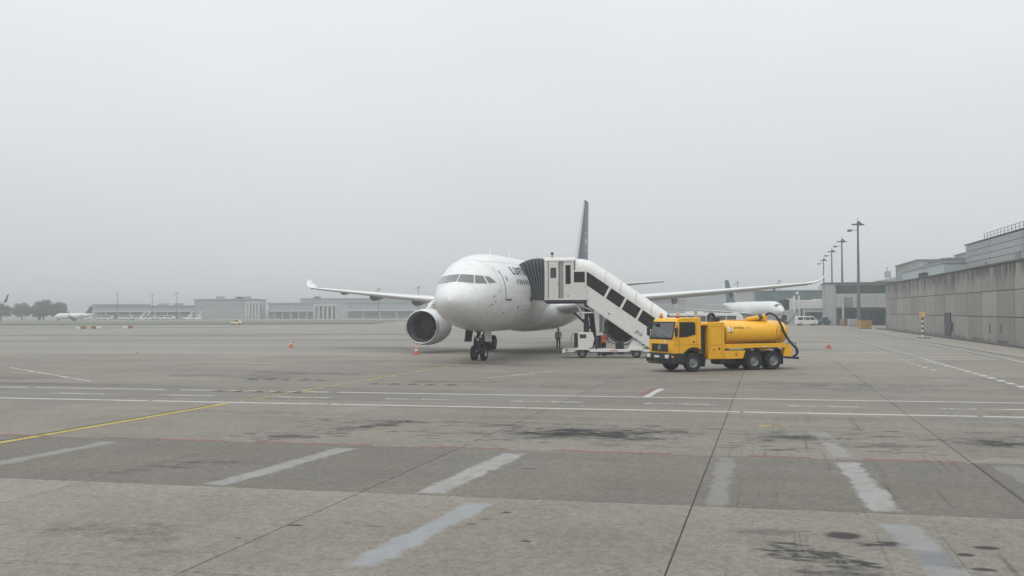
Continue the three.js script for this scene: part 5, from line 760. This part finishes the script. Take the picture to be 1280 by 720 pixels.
// ---------------------------------------------------------------- far terminals, vans and trees in the haze
{
  const D = 520, paleGrey = mat(.52, .53, .53, .6);
  const hall = (name, label, x0, x1, H, wallM, o = {}) => {
    const d = o.d ?? D, b = thing(name, label, 'building', [(x0 + x1) / 2, 0, -d]); const w = x1 - x0;
    part('wall', box(w, H, 24, 0, H / 2, -12), wallM, b); const rf = part('roof', box(w + 1.2, .5, 25, 0, H + .2, -12), o.roof ?? M.grey, b);
    if (o.band) { const n = Math.floor(w / 3); for (let k = 0; k < n; k++) part('window', box(2.7, o.band[1] - o.band[0], .1, -w / 2 + (k + .5) * w / n, (o.band[0] + o.band[1]) / 2, .04), mat(.34, .365, .37, .25), b); }
    if (o.canopy) part('canopy', box(w, .7, 4, 0, o.canopy, 2), paleGrey, b);
    if (o.cols) { const n = Math.floor(w / o.cols); for (let k = 0; k <= n; k++) part('column', box(.5, o.canopy ?? H, .5, -w / 2 + k * w / n, (o.canopy ?? H) / 2, 3.4), paleGrey, b); }
    if (o.plant) for (let k = 0; k < o.plant; k++) part('roof_unit', box(rr(2, 5), rr(.8, 1.6), 4, rr(-w / 2 + 3, w / 2 - 3), H + 1.0, -8), M.grey, rf);
    return b;
  };
  hall('low_terminal', 'long low hazy terminal with a white canopy left of the field', -208, -159, 6.4, clad(.30, .33, .33), { band: [4.6, 5.9], canopy: 4.0, cols: 6, roof: clad(.22, .25, .25), plant: 3 });
  hall('flat_shed', 'thin flat roofed hazy shed behind the small jet', -226, -205, 7.6, clad(.34, .37, .37), { band: [5.0, 6.4], d: 560 });
  hall('dark_terminal', 'tall dark hazy terminal block in the middle of the far side', -159, -129, 9.6, clad(.38, .395, .40), { band: [5.6, 8.0], plant: 4, roof: clad(.33, .345, .35) });
  hall('canopy_terminal', 'hazy glazed terminal wing with a white canopy and columns', -122, -98, 7.5, clad(.42, .43, .435), { band: [4.6, 6.6], canopy: 3.9, cols: 3.5, roof: clad(.26, .29, .29) });
  hall('upper_terminal', 'broad hazy terminal hall rising behind the columned wing', -117, -30, 10.4, clad(.47, .48, .485), { band: [7.4, 9.2], d: 575, roof: clad(.28, .3, .3), plant: 5 });
  hall('pier_terminal', 'hazy terminal pier with white canopy behind the far wing', -84, 10, 7.6, clad(.44, .45, .45), { band: [4.8, 6.6], canopy: 4.0, cols: 8, d: 530, roof: clad(.25, .27, .27) });
  hall('background_terminal', 'faint hazy hall far behind the stairs and yellow truck', 10, 70, 7.2, clad(.4, .41, .415), { band: [3.6, 5.4], d: 420, roof: clad(.3, .31, .31), plant: 4 });
  hall('distant_hall', 'very faint pale hall over the roof of the gate building', 60, 150, 12.5, clad(.36, .37, .375), { d: 600, band: [8, 10] });
  const portal = (name, label, x0, x1, H, n) => { const b = thing(name, label, 'building', [(x0 + x1) / 2, 0, -505]), w = x1 - x0; part('beam', box(w, 1.1, 6, 0, H - .5, 0), paleGrey, b); for (let k = 0; k <= n; k++) part('column', box(.9, H - 1, .9, -w / 2 + .45 + k * (w - .9) / n, (H - 1) / 2, 2.4), paleGrey, b); part('back_wall', box(w - 1, H - 1.2, .4, 0, (H - 1.2) / 2, -2), clad(.28, .3, .3), b); };
  portal('white_portal', 'white columned portal joined to the dark far terminal', -129, -122, 8.5, 4); portal('white_gate_frame', 'broad white gate frame standing before the far terminal', -96, -84.5, 7.2, 5);
  // parked white vans
  const v = thing('far_van', 'tiny white van in the row parked before the long low terminal', 'van', [-196, 0, -478], 0, 'white vans parked along the far terminal'); carBody(vanP, 1.9, M.white, v, [[[-1.75, 1.22], [-1.25, 1.78], [1.9, 1.78], [1.9, 1.22]]]); wheelsAt(v, [-1.4, 1.4], 1.9, .36);
  for (const x of [-190.5, -186, -180, -176, -172.5, -166, -161, -156.5, -149, -146]) copyOf(v, [x + rr(-.6, .6), 0, -478 + rr(-4, 4)], rr(-.1, .1) + (rnd() < .4 ? Math.PI : 0));
  const ramp = thing('belt_loader', 'tiny white belt loader with a raised ramp among the far vans', 'belt loader', [-168.5, 0, -474], 0, 'far belt loaders'); part('ramp', box(5, .4, 1, 0, 1.7, 0, 0, 0, .9), M.white, ramp); part('body', rbox(3, .9, 1.6, 0, .6, 0, .1), M.white, ramp); for (const x of [-147.5, -143.5, -167]) copyOf(ramp, [x, 0, -475]);
  // trees
  const leaf = [mat(.12, .135, .11, .95), mat(.13, .145, .12, .95)], bark = mat(.06, .055, .05, .95);
  [[-240, 478, 8.2, 5.5], [-233, 474, 7.6, 5], [-229, 486, 7.9, 4], [-222.5, 490, 6.8, 3.6], [-219.5, 482, 7.4, 3.4], [-214.6, 476, 9.6, 4.8], [-211, 484, 8.2, 4], [-246, 482, 8.6, 6]].forEach(([x, d, h, r], i) => {
    const t = thing('tree', ['dark broad tree at the far edge of the field, crown level with its neighbours', 'tallest round crowned tree in the far row beside the small jet'][i === 5 ? 1 : 0], 'tree', [x, 0, -d], 0, 'trees at the far edge');
    part('trunk', [rod(V(0, 0, 0), V(.2, h * .5, 0), .3, .16, 10), rod(V(.1, h * .35, 0), V(r * .5, h * .65, .3), .12, .05, 8), rod(V(.1, h * .38, 0), V(-r * .5, h * .7, -.3), .12, .05, 8)], bark, t);
    const pos = []; for (let k = 0; k < 1800; k++) { const a = rr(0, 6.283), e = Math.asin(rr(-.8, 1)), q = r * Math.pow(rnd(), .35) * (.72 + .5 * vn(a * 2 + i * 9, e * 3 + 5)); const cx = q * Math.cos(e) * Math.cos(a), cy = h * .56 + q * Math.sin(e) * (h * .42 / r), cz = q * Math.cos(e) * Math.sin(a), s = rr(.4, .85); const p = () => V(cx + rr(-s, s), cy + rr(-s, s), cz + rr(-s, s)); const A = p(), B = p(), C = p(); pos.push(A.x, A.y, A.z, B.x, B.y, B.z, C.x, C.y, C.z); }
    const g = new THREE.BufferGeometry(); g.setAttribute('position', new THREE.Float32BufferAttribute(pos, 3)); g.computeVertexNormals(); leaf[i % 2].side = THREE.DoubleSide; part('crown', g, leaf[i % 2], t);
  });
}
renderer.render(scene, camera);
